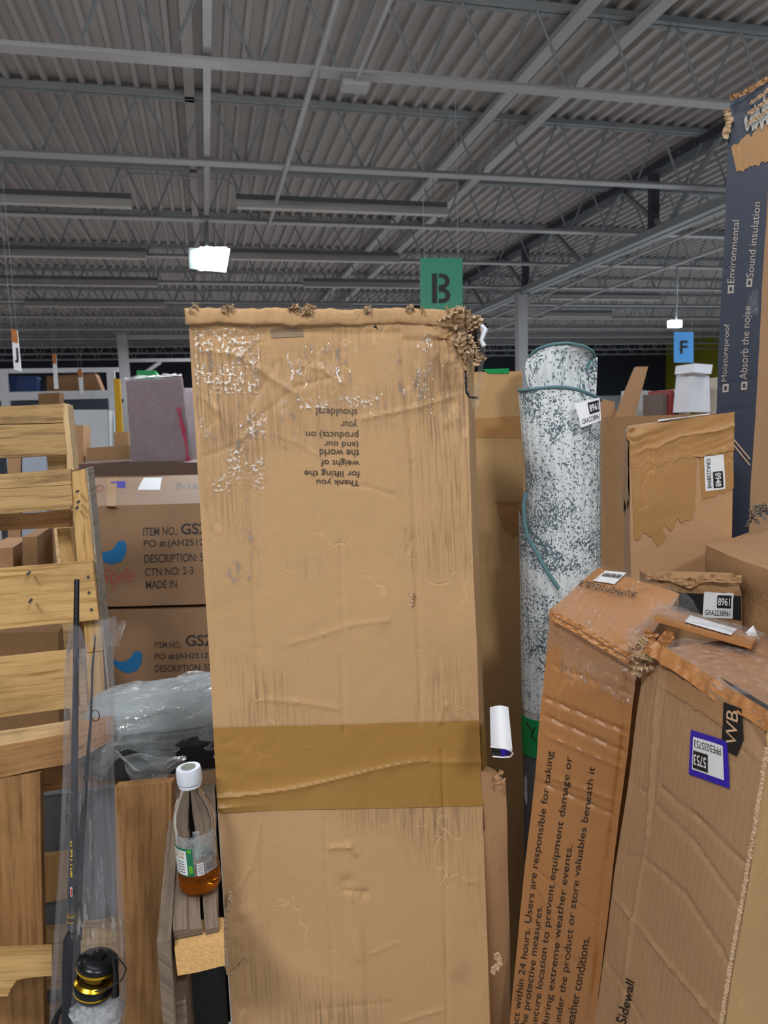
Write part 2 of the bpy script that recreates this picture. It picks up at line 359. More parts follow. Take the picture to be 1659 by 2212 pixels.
# ------------------------------------------------------------------ curved / crushed box faces
class Face:
    """a bilinear side of a carton that other things (tape, labels, print) can be laid on"""
    def __init__(s, TL, TR, BR, BL, field=None, bend=None):
        s.q = [V(TL), V(TR), V(BR), V(BL)]; s.field = field; s.bend = bend
        s.W = ((s.q[1] - s.q[0]).length + (s.q[2] - s.q[3]).length) / 2
        s.H = ((s.q[3] - s.q[0]).length + (s.q[2] - s.q[1]).length) / 2
        s.n = -(s.q[1] - s.q[0]).cross(s.q[3] - s.q[0]).normalized()
        s.cr = []
    def flat(s, u, v):
        a, b, c, d = s.q
        return a * (1 - u) * (1 - v) + b * u * (1 - v) + c * u * v + d * (1 - u) * v
    def crease(s, pts_px, depth=.002, w=.006, uvs=None):
        pts = uvs or [s.uv(*p) for p in pts_px]
        pts = [(u * s.W, v * s.H) for u, v in pts]
        s.cr.append((pts, depth, w))
    def relief(s, u, v):
        x, y = u * s.W, v * s.H; h = 0
        for pts, dep, w in s.cr:
            for (x0, y0), (x1, y1) in zip(pts[:-1], pts[1:]):
                dx, dy = x1 - x0, y1 - y0; L2 = dx * dx + dy * dy + 1e-12
                t = ((x - x0) * dx + (y - y0) * dy) / L2
                if t < 0: t = 0
                elif t > 1: t = 1
                ex, ey = x - x0 - t * dx, y - y0 - t * dy; q = ex * ex + ey * ey
                if q < 9 * w * w: h -= dep * math.exp(-math.sqrt(q) / w)
        return h
    def pos(s, u, v, off=0):
        p = s.flat(u, v); h = s.relief(u, v) if s.cr else 0
        if s.bend: h += s.bend(u, v)
        e = min(u, 1 - u, v, 1 - v) * 20
        if 0 <= e < 1: h *= max(e, 0)
        if s.field: p = p + s.field(p)
        return p + s.n * (h + off)
    def uv(s, px, py):
        u = v = .5
        for _ in range(25):
            x, y = proj(s.flat(u, v)); e = 1e-4
            xu, yu = proj(s.flat(u + e, v)); xv, yv = proj(s.flat(u, v + e))
            a, b, c, d = (xu - x) / e, (xv - x) / e, (yu - y) / e, (yv - y) / e
            det = a * d - b * c
            if abs(det) < 1e-9: break
            rx, ry = px - x, py - y
            u += (d * rx - b * ry) / det; v += (a * ry - c * rx) / det
        return u, v
    def grid(s, mb, nu, nv, mi=0, u0=0, u1=1, v0=0, v1=1, off=0):
        vs = []; uv = []
        for j in range(nv + 1):
            for i in range(nu + 1):
                u = u0 + (u1 - u0) * i / nu; v = v0 + (v1 - v0) * j / nv
                vs.append(s.pos(u, v, off)); uv.append((u * s.W, -v * s.H))
        fs = [(j * (nu + 1) + i, (j + 1) * (nu + 1) + i, (j + 1) * (nu + 1) + i + 1, j * (nu + 1) + i + 1) for j in range(nv) for i in range(nu)]
        mb.add(vs, fs, uv, mi)
    def patch(s, name, quv, mat, parent, off=.0008, nu=8, nv=8, label=None, wob=0, thick=0, jag=(0, 0, 0, 0), seed=1, swap=False, wr=None):
        """a sheet lying on the face; quv = 4 (u,v) corners TL TR BR BL"""
        a, b, c, d = quv; mb = MB(); vs = []; uv = []
        for j in range(nv + 1):
            for i in range(nu + 1):
                x, y = i / nu, j / nv
                jx = jag[3] * noise.noise(V((seed, y * 9, 1))) * (1 - x) + jag[1] * noise.noise(V((seed + 5, y * 9, 1))) * x
                jy = jag[0] * noise.noise(V((x * 9, seed, 2))) * (1 - y) + jag[2] * noise.noise(V((x * 9, seed + 3, 2))) * y
                u = a[0] * (1 - x) * (1 - y) + b[0] * x * (1 - y) + c[0] * x * y + d[0] * (1 - x) * y + jx
                v = a[1] * (1 - x) * (1 - y) + b[1] * x * (1 - y) + c[1] * x * y + d[1] * (1 - x) * y + jy
                w = wob * noise.noise(V((u * s.W * 14, v * s.H * 14, seed)))
                if wr: w += wr(x, y)
                vs.append(s.pos(u, v, off + abs(w)))
                uv.append((v * s.H, u * s.W) if swap else (u * s.W, -v * s.H))
        fs = [(j * (nu + 1) + i, (j + 1) * (nu + 1) + i, (j + 1) * (nu + 1) + i + 1, j * (nu + 1) + i + 1) for j in range(nv) for i in range(nu)]
        mb.add(vs, fs, uv)
        return mb.build(name, mat, parent, smooth=True, label=label)
    def pxpatch(s, name, pq, mat, parent, **k): return s.patch(name, [s.uv(*p) for p in pq], mat, parent, **k)
    def text(s, string, pq, mat, parent, name='printed_text', off=.0012, bold=0.0, shear=0, uvq=None):
        """string set in the quad pq (text's own TL TR BR BL, in picture coordinates) on the face"""
        me = text_mesh(string, bold, shear)
        q = uvq or [s.uv(*p) for p in pq]; a, b, c, d = q
        xs = [v.co.x for v in me.vertices]; ys = [v.co.y for v in me.vertices]
        x0, x1, y0, y1 = min(xs), max(xs), min(ys), max(ys); l = root_loc(parent)
        for v in me.vertices:
            x = (v.co.x - x0) / (x1 - x0 + 1e-9); y = 1 - (v.co.y - y0) / (y1 - y0 + 1e-9)
            u_ = a[0] * (1 - x) * (1 - y) + b[0] * x * (1 - y) + c[0] * x * y + d[0] * (1 - x) * y
            v_ = a[1] * (1 - x) * (1 - y) + b[1] * x * (1 - y) + c[1] * x * y + d[1] * (1 - x) * y
            v.co = s.pos(u_, v_, off) - l
        me.materials.clear(); me.materials.append(mat)
        return link_mesh(name, me, parent)

def text_mesh(string, bold=0.0, shear=0):
    cu = bpy.data.curves.new('txt', 'FONT'); cu.body = string; cu.offset = bold; cu.shear = shear
    cu.resolution_u = 4; cu.fill_mode = 'FRONT'
    o = bpy.data.objects.new('txt', cu); COL.objects.link(o)
    dg = bpy.context.evaluated_depsgraph_get(); dg.update()
    me = bpy.data.meshes.new_from_object(o.evaluated_get(dg), depsgraph=dg)
    bpy.data.objects.remove(o); bpy.data.curves.remove(cu)
    bm = bmesh.new(); bm.from_mesh(me)
    for _ in range(2):
        xs = [v.co.x for v in bm.verts] or [0, 1]
        lim = (max(xs) - min(xs)) / 12
        es = [e for e in bm.edges if e.calc_length() > lim]
        if es: bmesh.ops.subdivide_edges(bm, edges=es, cuts=1)
    bmesh.ops.triangulate(bm, faces=bm.faces)
    bm.to_mesh(me); bm.free()
    return me

def crush_field(amp=.004, freq=7, crush=None, seed=0):
    """smooth waviness of worn cardboard, plus strong crumpling round given points [(point, radius, strength)]"""
    sd = V((seed * 3.1, seed * 1.7, seed))
    def f(p):
        d = noise.noise_vector(p * freq + sd) * amp + noise.noise_vector(p * freq * 4 + sd) * amp * .18
        for c, r, k in (crush or []):
            t = (p - c).length / r
            if t < 1: d += noise.noise_vector(p * 38 + sd) * k * (1 - t) + noise.noise_vector(p * 110 + sd) * k * .4 * (1 - t)
        return d
    return f
class Carton:
    """columns = [(top, bottom)...] counter-clockwise seen from above, beginning at front left, front right"""
    def __init__(s, cols, name, label, cat, amp=.003, crush=None, seed=0, bends=None):
        s.c = [(V(t), V(b)) for t, b in cols]; s.f = []
        fld = crush_field(amp, 6, crush, seed); n = len(cols)
        for i in range(n):
            t0, b0 = s.c[i]; t1, b1 = s.c[(i + 1) % n]
            s.f.append(Face(t0, t1, b1, b0, fld, (bends or {}).get(i)))
        s.front, s.right = s.f[0], s.f[1]; s.back, s.left = s.f[-2], s.f[-1]
        if n == 4:
            s.top = Face(s.c[3][0], s.c[2][0], s.c[1][0], s.c[0][0], fld, (bends or {}).get('top'))
        base = sum((b for t, b in s.c), V()) / n
        s.t = thing(name, label, cat, base)
    def body(s, mat, step=.012, fine=None, top=True, mats=None, name='carton_body', smooth=True, topmat=None):
        mb = MB(); ml = [mat] + list((mats or {}).values()); idx = {k: i + 1 for i, k in enumerate((mats or {}).keys())}
        for i, f in enumerate(s.f):
            st = (fine or {}).get(i, step)
            f.grid(mb, max(2, int(f.W / st)), max(2, int(f.H / st)), idx.get(i, 0))
        if top:
            if len(s.c) == 4: st = (fine or {}).get('top', step); s.top.grid(mb, max(2, int(s.top.W / st)), max(2, int(s.top.H / st)), idx.get('top', 0))
            else: mb.add([t for t, b in s.c], [tuple(range(len(s.c)))], [(t.x, t.y) for t, b in s.c], 0)
        mb.add([b for t, b in s.c], [tuple(range(len(s.c)))[::-1]], [(b.x, b.y) for t, b in s.c], 0)
        return mb.build(name, ml, s.t, smooth=smooth)
def to_floor(a, b, z=0.0):
    """extend the line a->b until height z"""
    t = (z - a.z) / (b.z - a.z); return a + (b - a) * t
def crumple(name, mat, parent, center, size, seed=1, n=5, rough=.6, label=None, flatn=None):
    """torn, folded scraps of board: several creased little sheets"""
    mb = MB(); rnd = random.Random(seed); c = V(center); sx, sy, sz = size
    for k in range(n):
        o = c + V(((rnd.random() - .5) * sx, (rnd.random() - .5) * sy, (rnd.random() - .5) * sz))
        u = V((rnd.uniform(-1, 1), rnd.uniform(-.5, .5), rnd.uniform(-1, 1))).normalized()
        w = u.cross(V((rnd.uniform(-1, 1), rnd.uniform(-1, 1), rnd.uniform(-1, 1)))).normalized(); nn = u.cross(w)
        a = max(size) * rnd.uniform(.35, .6); b = max(size) * rnd.uniform(.2, .4); N = 7; vs = []; uv = []
        for j in range(N):
            for i in range(N):
                x, y = i / (N - 1) - .5, j / (N - 1) - .5
                r = 1 + .35 * noise.noise(V((x * 5, y * 5, k + seed)))
                z = (abs(((x * 3 + y + k) % 1) - .5) - .25) * max(size) * .35 * rough + noise.noise(V((x * 6, y * 6, seed + k * 3))) * max(size) * .3 * rough
                vs.append(o + u * a * x * r + w * b * y * r + nn * z); uv.append((x * a, y * b))
        mb.add(vs, [(j * N + i, j * N + i + 1, (j + 1) * N + i + 1, (j + 1) * N + i) for j in range(N - 1) for i in range(N - 1)], uv)
    return mb.build(name, mat, parent, label=label)
def ribbon(name, mat, parent, pts, width, seed=1, jag=.6, n=60, up=None, label=None, curl=.5, freq=.45):
    """a ragged strip of torn board along a path of world points"""
    pts = [V(p) for p in pts]; mb = MB(); rnd = random.Random(seed); L = []
    for i in range(n + 1):
        t = i / n * (len(pts) - 1); k = min(int(t), len(pts) - 2); L.append(pts[k].lerp(pts[k + 1], t - k))
    vs = []; uv = []
    for i, p in enumerate(L):
        t = (L[min(i + 1, n)] - L[max(i - 1, 0)]).normalized(); w = t.cross(ray(*proj(p))).normalized()
        nn = t.cross(w)
        for s_ in (-1, 0, 1):
            k1 = noise.noise(V((i * freq, s_ * 3.3, seed))) * 1.6; k2 = noise.noise(V((i * freq * 1.3, s_ * 5.1, seed + 7))) * 1.6
            vs.append(p + w * width * .5 * (s_ + jag * k1) + nn * width * curl * k2); uv.append((s_ * width, i * .01))
    mb.add(vs, [(i * 3 + a, i * 3 + a + 1, (i + 1) * 3 + a + 1, (i + 1) * 3 + a) for i in range(n) for a in (0, 1)], uv)
    return mb.build(name, mat, parent, label=label)

def asset_label(face, pq, parent, big, small, name='shipping_label', border=None, lab=None, order=('code', 'num')):
    """white sticker (text's own TL TR BR BL) with a black number block and the serial under it; its code square stays blank"""
    q = [face.uv(*p) for p in pq]
    def sub(x0, y0, x1, y1):
        def at(x, y):
            a, b, c, d = q
            return tuple(a[k] * (1 - x) * (1 - y) + b[k] * x * (1 - y) + c[k] * x * y + d[k] * (1 - x) * y for k in (0, 1))
        return [at(x0, y0), at(x1, y0), at(x1, y1), at(x0, y1)]
    root = face.patch(name, q, border or M_WHITE, parent, off=.0022, nu=6, nv=6, label=lab)
    if border: face.patch('label_face', sub(.11, .14, .91, .87), M_WHITE, root, off=.0028, nu=6, nv=6); bx0, bx1, by0, by1 = .14, .88, .18, .83
    else: bx0, bx1, by0, by1 = .06, .94, .10, .92
    W, H = bx1 - bx0, by1 - by0
    face.patch('number_block', sub(bx0 + W * .47, by0, bx1, by0 + H * .60), M_INK, root, off=.0034, nu=4, nv=4)
    face.text(big, None, M_WHITE, root, off=.0040, bold=.012, uvq=sub(bx0 + W * .51, by0 + H * .13, bx1 - W * .04, by0 + H * .49))
    face.text(small, None, M_INK, root, off=.0034, uvq=sub(bx0 + W * .02, by0 + H * .72, bx1 - W * .02, by0 + H * .97))
    return root

# ================================================================== THE HALL
X0, Y0, Y1 = -21.0, -5.0, 29.0; X1 = PY(1438, 820, 29.0).x
DZ = 4.62                                             # underside of the deck ribs
mb = MB(); mb.quad((X0, Y1, 0), (X1, Y1, 0), (X1, Y0, 0), (X0, Y0, 0))
M_FLOOR = plain('concrete', 'c4c0ba', rough=.6, nz=.08, ns=2)
structure(mb.build('floor', M_FLOOR))
# trapezoid steel deck, ribs running away from the camera
mb = MB(); prof = []; x = X0
while x < X1:
    prof += [(x, DZ + .045), (x + .075, DZ + .045), (x + .090, DZ), (x + .130, DZ), (x + .145, DZ + .045)]; x += .155
vs = []; uv = []
for (a, z) in prof:
    for y in (Y0, Y1): vs.append((a, y, z)); uv.append((a, y))
mb.add(vs, [(2 * i + 2, 2 * i + 3, 2 * i + 1, 2 * i) for i in range(len(prof) - 1)], uv)
structure(mb.build('ceiling', M_DECK))
M_WNAVY = plain('navy_wall', '252a36', rough=.8, nz=.15, ns=.6)
M_WGREY = plain('pale_wall', 'a9adb2', rough=.8, nz=.1, ns=.6)
M_WYEL = plain('olive_wall', '86821e', rough=.8, nz=.08, ns=.6)
mb = MB(); mb.slab([(X0, Y1, 4.75), (X1, Y1, 4.75), (X1, Y1, 0), (X0, Y1, 0)], V((0, .2, 0))); structure(mb.build('wall_back', M_WNAVY))
mb = MB(); mb.box((X1, 4, 0), (X1 + .2, Y1, 4.75)); structure(mb.build('wall_right', M_WYEL))
mb = MB(); mb.box((X0 - .2, 4, 0), (X0, Y1, 4.75)); structure(mb.build('wall_left', M_WGREY))
mb = MB(); mb.box((6.0, Y1 - .08, 0), (X1, Y1, 2.45)); structure(mb.build('trim_1', M_WGREY))

# ---- open-web joists
ORD = ['nearest', 'second nearest', 'third nearest', 'fourth nearest', 'fifth nearest', 'sixth nearest', 'seventh nearest', 'eighth nearest',
       'ninth nearest', 'tenth nearest', 'eleventh nearest', 'twelfth nearest', 'thirteenth nearest', 'fourteenth nearest', 'farthest']
ZB = 4.0; yb = [PZ(445, 140, ZB).y]; step = (PZ(445, 478, ZB).y - yb[0]) / 2
NJ = int((Y1 - .5 - yb[0]) / step) + 1
def joist(y, i):
    t = thing('roof_joist', 'open-web steel roof joist under the ribbed deck, %s row to the camera' % ORD[i], 'roof joist', (0, y, ZB), 'open-web joists across the ceiling')
    mb = MB(); mb.box((X0 + .3, y - .055, DZ - .05), (X1 - .3, y - .008, DZ - .002)); mb.box((X0 + .3, y + .008, DZ - .05), (X1 - .3, y + .055, DZ - .002))
    mb.build('top_chord', M_STEELD, t)
    mb = MB(); mb.box((X0 + .3, y - .06, ZB), (X1 - .3, y + .06, ZB + .012)); mb.box((X0 + .3, y - .012, ZB + .012), (X1 - .3, y + .012, ZB + .05))
    mb.build('bottom_chord', M_STEEL, t)
    mb = MB(); pit = .60; lo, hi = ZB + .03, DZ - .03; x = X0 + .4 + ph[i % 3]; pts = []
    while x < X1 - 1.0:
        for (dx, z) in ((0, lo + .03), (.02, lo), (.05, lo), (.07, lo + .03), (.30, hi - .03), (.32, hi), (.35, hi), (.37, hi - .03)):
            pts.append((x + dx, y, z))
        x += pit
    mb.tube(pts, .0125, n=5); mb.build('zigzag_web', M_STEELD, t)
    return t
ph = [(PZ(158, 112, ZB).x - X0 - .4) % .6 - .035, (PZ(85, 335, ZB).x - X0 - .4) % .6 - .035, .3]
for i in range(NJ): joist(yb[0] + step * i, min(i, 14))
# the joist whose top chord crosses the upper right corner stands just before the nearest full row
# ---- bridging bars along the ribs
def bar(name, label, x0, z, w, h, ya, yb_, mat=M_STEEL, cat='steel beam', group='bridging bars along the ribs', x1=None):
    mb = MB(); x1 = x0 if x1 is None else x1
    q = [(x0 - w / 2, ya, z + h), (x0 + w / 2, ya, z + h), (x0 + w / 2, ya, z), (x0 - w / 2, ya, z)]
    mb.slab(q, V((x1 - x0, yb_ - ya, 0))); t = mb.build(name, mat)
    t['label'] = label; t['category'] = cat; t['group'] = group
    return t
bar('bridging_bar', 'pale square bridging bar running straight away above the hanging flood lamp', PZ(447, 250, ZB + .05).x, ZB + .05, .055, .055, 1.5, yb[0] + step * 2)
bar('bridging_bar', 'wide faint bridging strip against the deck just left of the pale square bar', PZ(404, 100, DZ - .06).x, DZ - .05, .09, .03, 1.5, 20, mat=M_DECK)
xr = PZ(1280, 1, DZ - .12).x
bar('bridging_bar', 'left one of two diagonal-looking bars crossing the upper right of the deck', xr, DZ - .14, .11, .05, 1.5, 26)
bar('bridging_bar', 'right one of two diagonal-looking bars crossing the upper right of the deck', PZ(1440, 1, DZ - .12).x, DZ - .14, .11, .05, 1.5, 26)
# ---- electrical conduits
def pipe(name, label, pts, r, mat=M_STEEL, cat='pipe', group=None, parent=None, n=8):
    mb = MB(); mb.tube(pts, r, n); o = mb.build(name, mat, parent, smooth=True)
    if parent is None:
        o['label'] = label; o['category'] = cat
        if group: o['group'] = group
    return o
xc = PZ(690, 130, ZB - .02).x
pipe('conduit', 'long silver conduit slanting from the top edge down to the third row of joists', [(xc, 1.5, ZB - .02), (xc, yb[0] + step * 2, ZB - .02)], .022, M_STEEL)
mb = MB(); xq = PZ(775, 165, ZB - .05).x; yq = yb[0] + .02
t = thing('junction_box', 'grey junction box with its conduit fixed under the nearest joist', 'junction box', (xq, yq, ZB - .07))
mb.box((xq - .10, yq - .07, ZB - .075), (xq + .10, yq + .07, ZB)); mb.build('box_body', M_STEEL, t)
pipe('conduit_pipe', '', [(xq, 1.2, ZB - .035), (xq, yq, ZB - .035)], .016, parent=t)
# ---- truss girder and columns
xg = PZ(1590, 270, DZ - .1).x
t = thing('truss_girder', 'long soot-marked truss girder running away under the deck on the right', 'roof girder', (xg, 14, 3.6))
mb = MB(); mb.box((xg - .10, 3, DZ - .14), (xg + .10, Y1 - .6, DZ - .05)); mb.build('top_chord', M_SOOT, t)
zg = 3.72
mb = MB(); mb.box((xg - .12, 3, zg), (xg - .02, Y1 - .6, zg + .09)); mb.box((xg + .02, 3, zg), (xg + .12, Y1 - .6, zg + .09)); mb.build('bottom_chord', M_STEELD, t)
for k in range(12):
    y = 4.2 + k * 2.0
    for (a, b) in (((xg, y, zg + .05), (xg, y + 1.0, DZ - .1)), ((xg, y + 1.0, DZ - .1), (xg, y + 2.0, zg + .05))):
        mb = MB(); mb.tube([a, b], .035, 4); mb.build('web_member', M_STEELD, t)
for k in range(4):
    y = [6.3, 8.4, 12.2, 16.0][k]; mb = MB(); mb.box((xg - .05, y, zg + .05), (xg + .05, y + .1, DZ - .1)); mb.build('web_post', M_SOOT, t)
# thin braces running back to the girder
for k, (za, zb_) in enumerate(((3.9, 3.5), (3.86, 3.42), (3.6, 3.3))):
    a = V((xg + .25 + k * .3, 5.0, za)); b = V((xg + .45 + k * .3, 22, zb_ + .3))
    pipe('sprinkler_pipe', ['thin pale pipe just right of the truss girder, inner of three', 'thin pale pipe right of the truss girder, middle of three', 'thin pale pipe right of the truss girder, outer of three'][k], [a, b], .022, group='thin pipes beside the truss girder')
def column(px, y, label, top=zg, w=.17):
    x = PY(px, 700, y).x; mb = MB()
    mb.box((x - w / 2, y - w / 2, 0), (x + w / 2, y + w / 2, top)); o = thing('steel_column', label, 'column', (x, y, 0))
    mb.build('column_shaft', M_STEEL, o)
    mb = MB(); mb.box((x - w * .8, y - w * .8, top), (x + w * .8, y + w * .8, top + .03)); mb.build('cap_plate', M_STEELD, o)
    return o
column(1126, PZ(1125, 636, zg).y, 'pale square steel column rising behind the brown box and rolled rug')
t = column(262, 20, 'distant white column with a bracing truss left of the main box', top=4.0, w=.24)
xk = PY(262, 700, 20).x
mb = MB(); mb.box((xk, 19.95, 3.88), (xk + 6, 20.05, 3.98)); mb.box((xk, 19.95, 3.3), (xk + 6, 20.05, 3.38)); mb.build('brace_beam', M_STEEL, t)
mb = MB(); mb.tube([(xk, 20, 2.7), (xk + .9, 20, 3.3)], .05, 6); mb.build('knee_brace', M_STEEL, t)
# ---- unlit strip lights
M_STRIPT = plain('strip_reflector', '66696f', rough=.5); M_STRIPB = plain('strip_underside', 'b6b4b2', rough=.5)
strips = [((-190, 418), (283, 429), 4.02, 'unlit strip light cut by the left edge, nearest row'), ((510, 434), (965, 449), 4.02, 'unlit strip light right of centre, nearest row'),
    ((-160, 538), (316, 544), 4.0, 'unlit strip light cut by the left edge, second row'), ((497, 549), (862, 553), 4.0, 'unlit strip light right of the flood lamp, second row'),
    ((-60, 602), (342, 607), 4.0, 'unlit strip light at the left, third row'), ((655, 609), (905, 612), 4.0, 'unlit strip light in the middle, third row'),
    ((52, 650), (356, 655), 4.0, 'unlit strip light at the left, fourth row'), ((485, 656), (760, 659), 4.0, 'unlit strip light just above the main box'),
    ((1172, 642), (1440, 634), 4.0, 'unlit strip light right of the pale column, upper one'), ((1160, 680), (1335, 672), 4.0, 'unlit strip light right of the pale column, lower one')]
for a, b, z, lab in strips:
    p = PZ(*a, z); q = PZ(*b, z); q.y = p.y = (p.y + q.y) / 2
    t = thing('strip_light', lab, 'ceiling light', (p + q) / 2, 'unlit strip lights below the joists')
    mb = MB(); mb.box((p.x, p.y - .05, z + .0), (q.x, p.y + .05, z + .055)); mb.build('channel', M_STRIPT, t)
    mb = MB(); mb.slab([(p.x, p.y - .05, z), (q.x, p.y - .05, z), (q.x, p.y - .11, z - .10), (p.x, p.y - .11, z - .10)], V((0, .10, 0))); mb.build('reflector', M_STRIPB, t)
    for xx in (p.x + .15, q.x - .15):
        mb = MB(); mb.tube([(xx, p.y, z + .05), (xx, p.y, DZ)], .006, 4); mb.build('hanger_wire', M_STEELD, t)
p = PZ(285, 418, 4.07); q = PZ(505, 428, 4.07)
pipe('flexible_cable', 'thin cable looping between the two nearest strip lights', [(p.x - .1, p.y, 4.07), (p.x - .12, p.y, 4.22), (p.x + .05, p.y, 4.28), (q.x - .1, p.y, 4.26), (q.x + .02, p.y, 4.2), (q.x + .05, p.y, 4.07)], .009, M_STEELD, 'cable')

# ---- flood lamps
M_LED = emit('led_on', 'f2fbff', 26); M_LEDF = emit('led_far', 'f2fbff', 18); M_LENS = plain('lamp_housing', 'b8c8c8', rough=.3)
fl = P(450, 560, 6.6)
t = thing('flood_lamp', 'bright LED flood lamp hanging above the left corner of the main box', 'flood lamp', fl)
qd = [P(408, 536, 6.55), P(497, 537, 6.6), P(488, 588, 6.6), P(409, 580, 6.55)]
mb = MB(); mb.slab(qd, V((0, .06, .02))); mb.build('housing', M_LENS, t)
for k in range(4):
    a = 432 + k * 15; mb = MB()
    mb.slab([P(a, 534, 6.53), P(a + 13, 534, 6.53), P(a + 11, 583, 6.53), P(a - 1, 583, 6.53)], V((0, .02, 0))); mb.build('led_panel', M_LED, t)
mb = MB()
for a in (413, 421): mb.slab([P(a, 541, 6.53), P(a + 4, 541, 6.53), P(a + 4, 570, 6.53), P(a, 568, 6.53)], V((0, .01, 0)))
mb.build('led_strip', emit('led_dim', 'dff4f4', 1.6), t)
mb = MB(); mb.tube([P(447, 534, 6.65), PZ(447, 480, ZB + .05)], .02, 6); mb.build('hanger_pole', M_STEELD, t)
fl = P(1461, 699, 11)
t = thing('flood_lamp', 'small distant flood lamp glowing above the light blue F sign', 'flood lamp', fl)
mb = MB(); mb.slab([P(1449, 692, 11), P(1473, 692, 11), P(1473, 706, 11), P(1449, 706, 11)], V((0, .08, 0))); mb.build('led_panel', M_LEDF, t)
mb = MB(); mb.tube([P(1461, 692, 11.05), V((P(1461, 692, 11.05).x, P(1461, 692, 11.05).y, DZ))], .012, 6); mb.build('hanger_pole', M_STEELD, t)

# ---- hanging aisle signs
def sign(px, d, mat, label, th=.006, strings=(), group='aisle letter signs'):
    q = [P(a, b, d) for a, b in px]; c = (q[0] + q[1]) / 2
    t = thing('aisle_sign', label, 'sign', c, group)
    f = Face(*q); mb = MB(); mb.slab(q, -f.n * th); mb.build('sign_board', mat, t)
    for k in (.1, .9):
        a = q[0].lerp(q[1], k); mb = MB(); mb.tube([a - V((0, 0, .02)), V((a.x, a.y, DZ))], .0011, 4); mb.build('hanging_wire', M_STEELD, t)
    return t, f
t, f = sign([(908, 557), (999, 557), (999, 703), (908, 701)], 4.6, M_GREEN, 'green hanging sign with the black stencilled letter B behind the main box')
def stencil_b(f, x0, y0, x1, y1, mat, parent):
    """letter B cut as a stencil: an upright and two open bowls"""
    def arc(cx, cy, rx, ry, a0, a1, n=10): return [(cx + rx * math.cos(a0 + (a1 - a0) * k / n), cy + ry * math.sin(a0 + (a1 - a0) * k / n)) for k in range(n + 1)]
    mb = MB()
    def poly(pts):
        vs = []
        for (x, y) in pts:
            u, v = f.uv(x0 + (x1 - x0) * x, y0 + (y1 - y0) * y); vs.append(f.pos(u, v, .002))
        return vs
    vs = poly([(0, 0), (.27, 0), (.27, 1), (0, 1)]); mb.add(vs, [(0, 3, 2, 1)])
    for cy, ry, rx in ((.26, .26, .42), (.74, .26, .46)):
        o = [(.36, cy - ry)] + arc(.52, cy, rx, ry, -math.pi / 2, math.pi / 2) + [(.36, cy + ry)]
        i = [(.36, cy - ry * .45)] + arc(.52, cy, rx * .42, ry * .45, -math.pi / 2, math.pi / 2) + [(.36, cy + ry * .45)]
        vs = poly(o + i); n = len(o); mb.add(vs, [(k, n + k, n + k + 1, k + 1) for k in range(n - 1)])
    return mb.build('stencil_letter', mat, parent)
stencil_b(f, 933, 591, 974, 655, M_INK, t)
t, f = sign([(1456, 717), (1498, 717), (1498, 783), (1456, 783)], 7.5, M_SIGNB, 'light blue hanging sign with the black letter F')
f.text('F', [(1469, 736), (1485, 736), (1485, 764), (1469, 764)], M_INK, t, off=.004, bold=.02)
t, f = sign([(24, 710), (37, 714), (46, 803), (30, 798)], 5.5, M_WHITE, 'narrow white hanging sign with a dark mark and orange top at the far left')
f.pxpatch('orange_strip', [(24, 710), (37, 714), (40, 742), (26, 739)], plain('orange_card', 'a8672c'), t, off=.003)
f.text('J', [(31, 750), (39, 752), (41, 785), (33, 783)], M_INK, t, off=.004, bold=.03)
t, f = sign([(113, 765), (121, 765), (126, 840), (117, 840)], 8, M_WHITE, 'small white hanging sign with orange top, middle of the left ones')
f.pxpatch('orange_strip', [(113, 765), (121, 765), (122, 786), (114, 786)], bpy.data.materials['orange_card'], t, off=.003)
t, f = sign([(168, 797), (177, 797), (180, 850), (172, 850)], 9, M_WHITE, 'smallest white hanging sign with orange top, beside the yellow post')
f.pxpatch('orange_strip', [(168, 797), (177, 797), (178, 815), (169, 815)], bpy.data.materials['orange_card'], t, off=.003)

# ================================================================== FAR GOODS, LEFT
def simple_box(name, label, cat, px, d, depth, mat, group=None, floor=None, lid=None, skew=V((0, 1, 0))):
    """px = front face TL TR BR BL in picture coordinates at distance d; floor: extend the sides down to that height"""
    q = [P(a, b, d) if not isinstance(d, (list, tuple)) else P(a, b, d[i]) for i, (a, b) in enumerate(px)]
    if floor is not None: q[3] = to_floor(q[0], q[3], floor); q[2] = to_floor(q[1], q[2], floor)
    bk = skew * depth
    ct = Carton([(q[0], q[3]), (q[1], q[2]), (q[1] + bk, q[2] + bk), (q[0] + bk, q[3] + bk)], name, label, cat, amp=.002)
    if group: ct.t['group'] = group
    ct.body(mat, step=max(.05, ct.front.W / 14))
    return ct
# rack against the far left
t = thing('storage_rack', 'white storage rack frame in the far left background', 'rack', P(120, 900, 9.5))
M_RACK = plain('white_rack', 'c4c8cc', rough=.5)
for px in (5, 238):
    a = P(px, 800, 9.5); mb = MB(); mb.box((a.x - .05, a.y, 0), (a.x + .05, a.y + .08, a.z)); mb.build('upright', M_RACK, t)
for yy, th in ((803, .06), (858, .11)):
    a, b = P(-60, yy, 9.5), P(248, yy - 4, 9.5); mb = MB(); mb.box((a.x, a.y - .05, a.z - th / 2), (b.x, a.y + .02, a.z + th / 2)); mb.build('cross_beam', M_RACK, t)
a, b = P(-60, 930, 9.5), P(248, 930, 9.5); mb = MB(); mb.box((a.x, a.y + .9, 0), (b.x, a.y + .95, 2.0)); mb.build('back_panel', plain('dark_panel', '3a4250'), t)
t = thing('yellow_post', 'bright yellow upright post beside the plum coloured parcel', 'post', P(255, 940, 8.6))
mb = MB(); mb.slab([P(245, 818, 8.6), P(258, 818, 8.6), to_floor(P(258, 818, 8.6), P(270, 1020, 8.6)), to_floor(P(245, 818, 8.6), P(256, 1020, 8.6))], V((0, .1, 0))); mb.build('post_body', plain('yellow_paint', 'd9a920'), t)
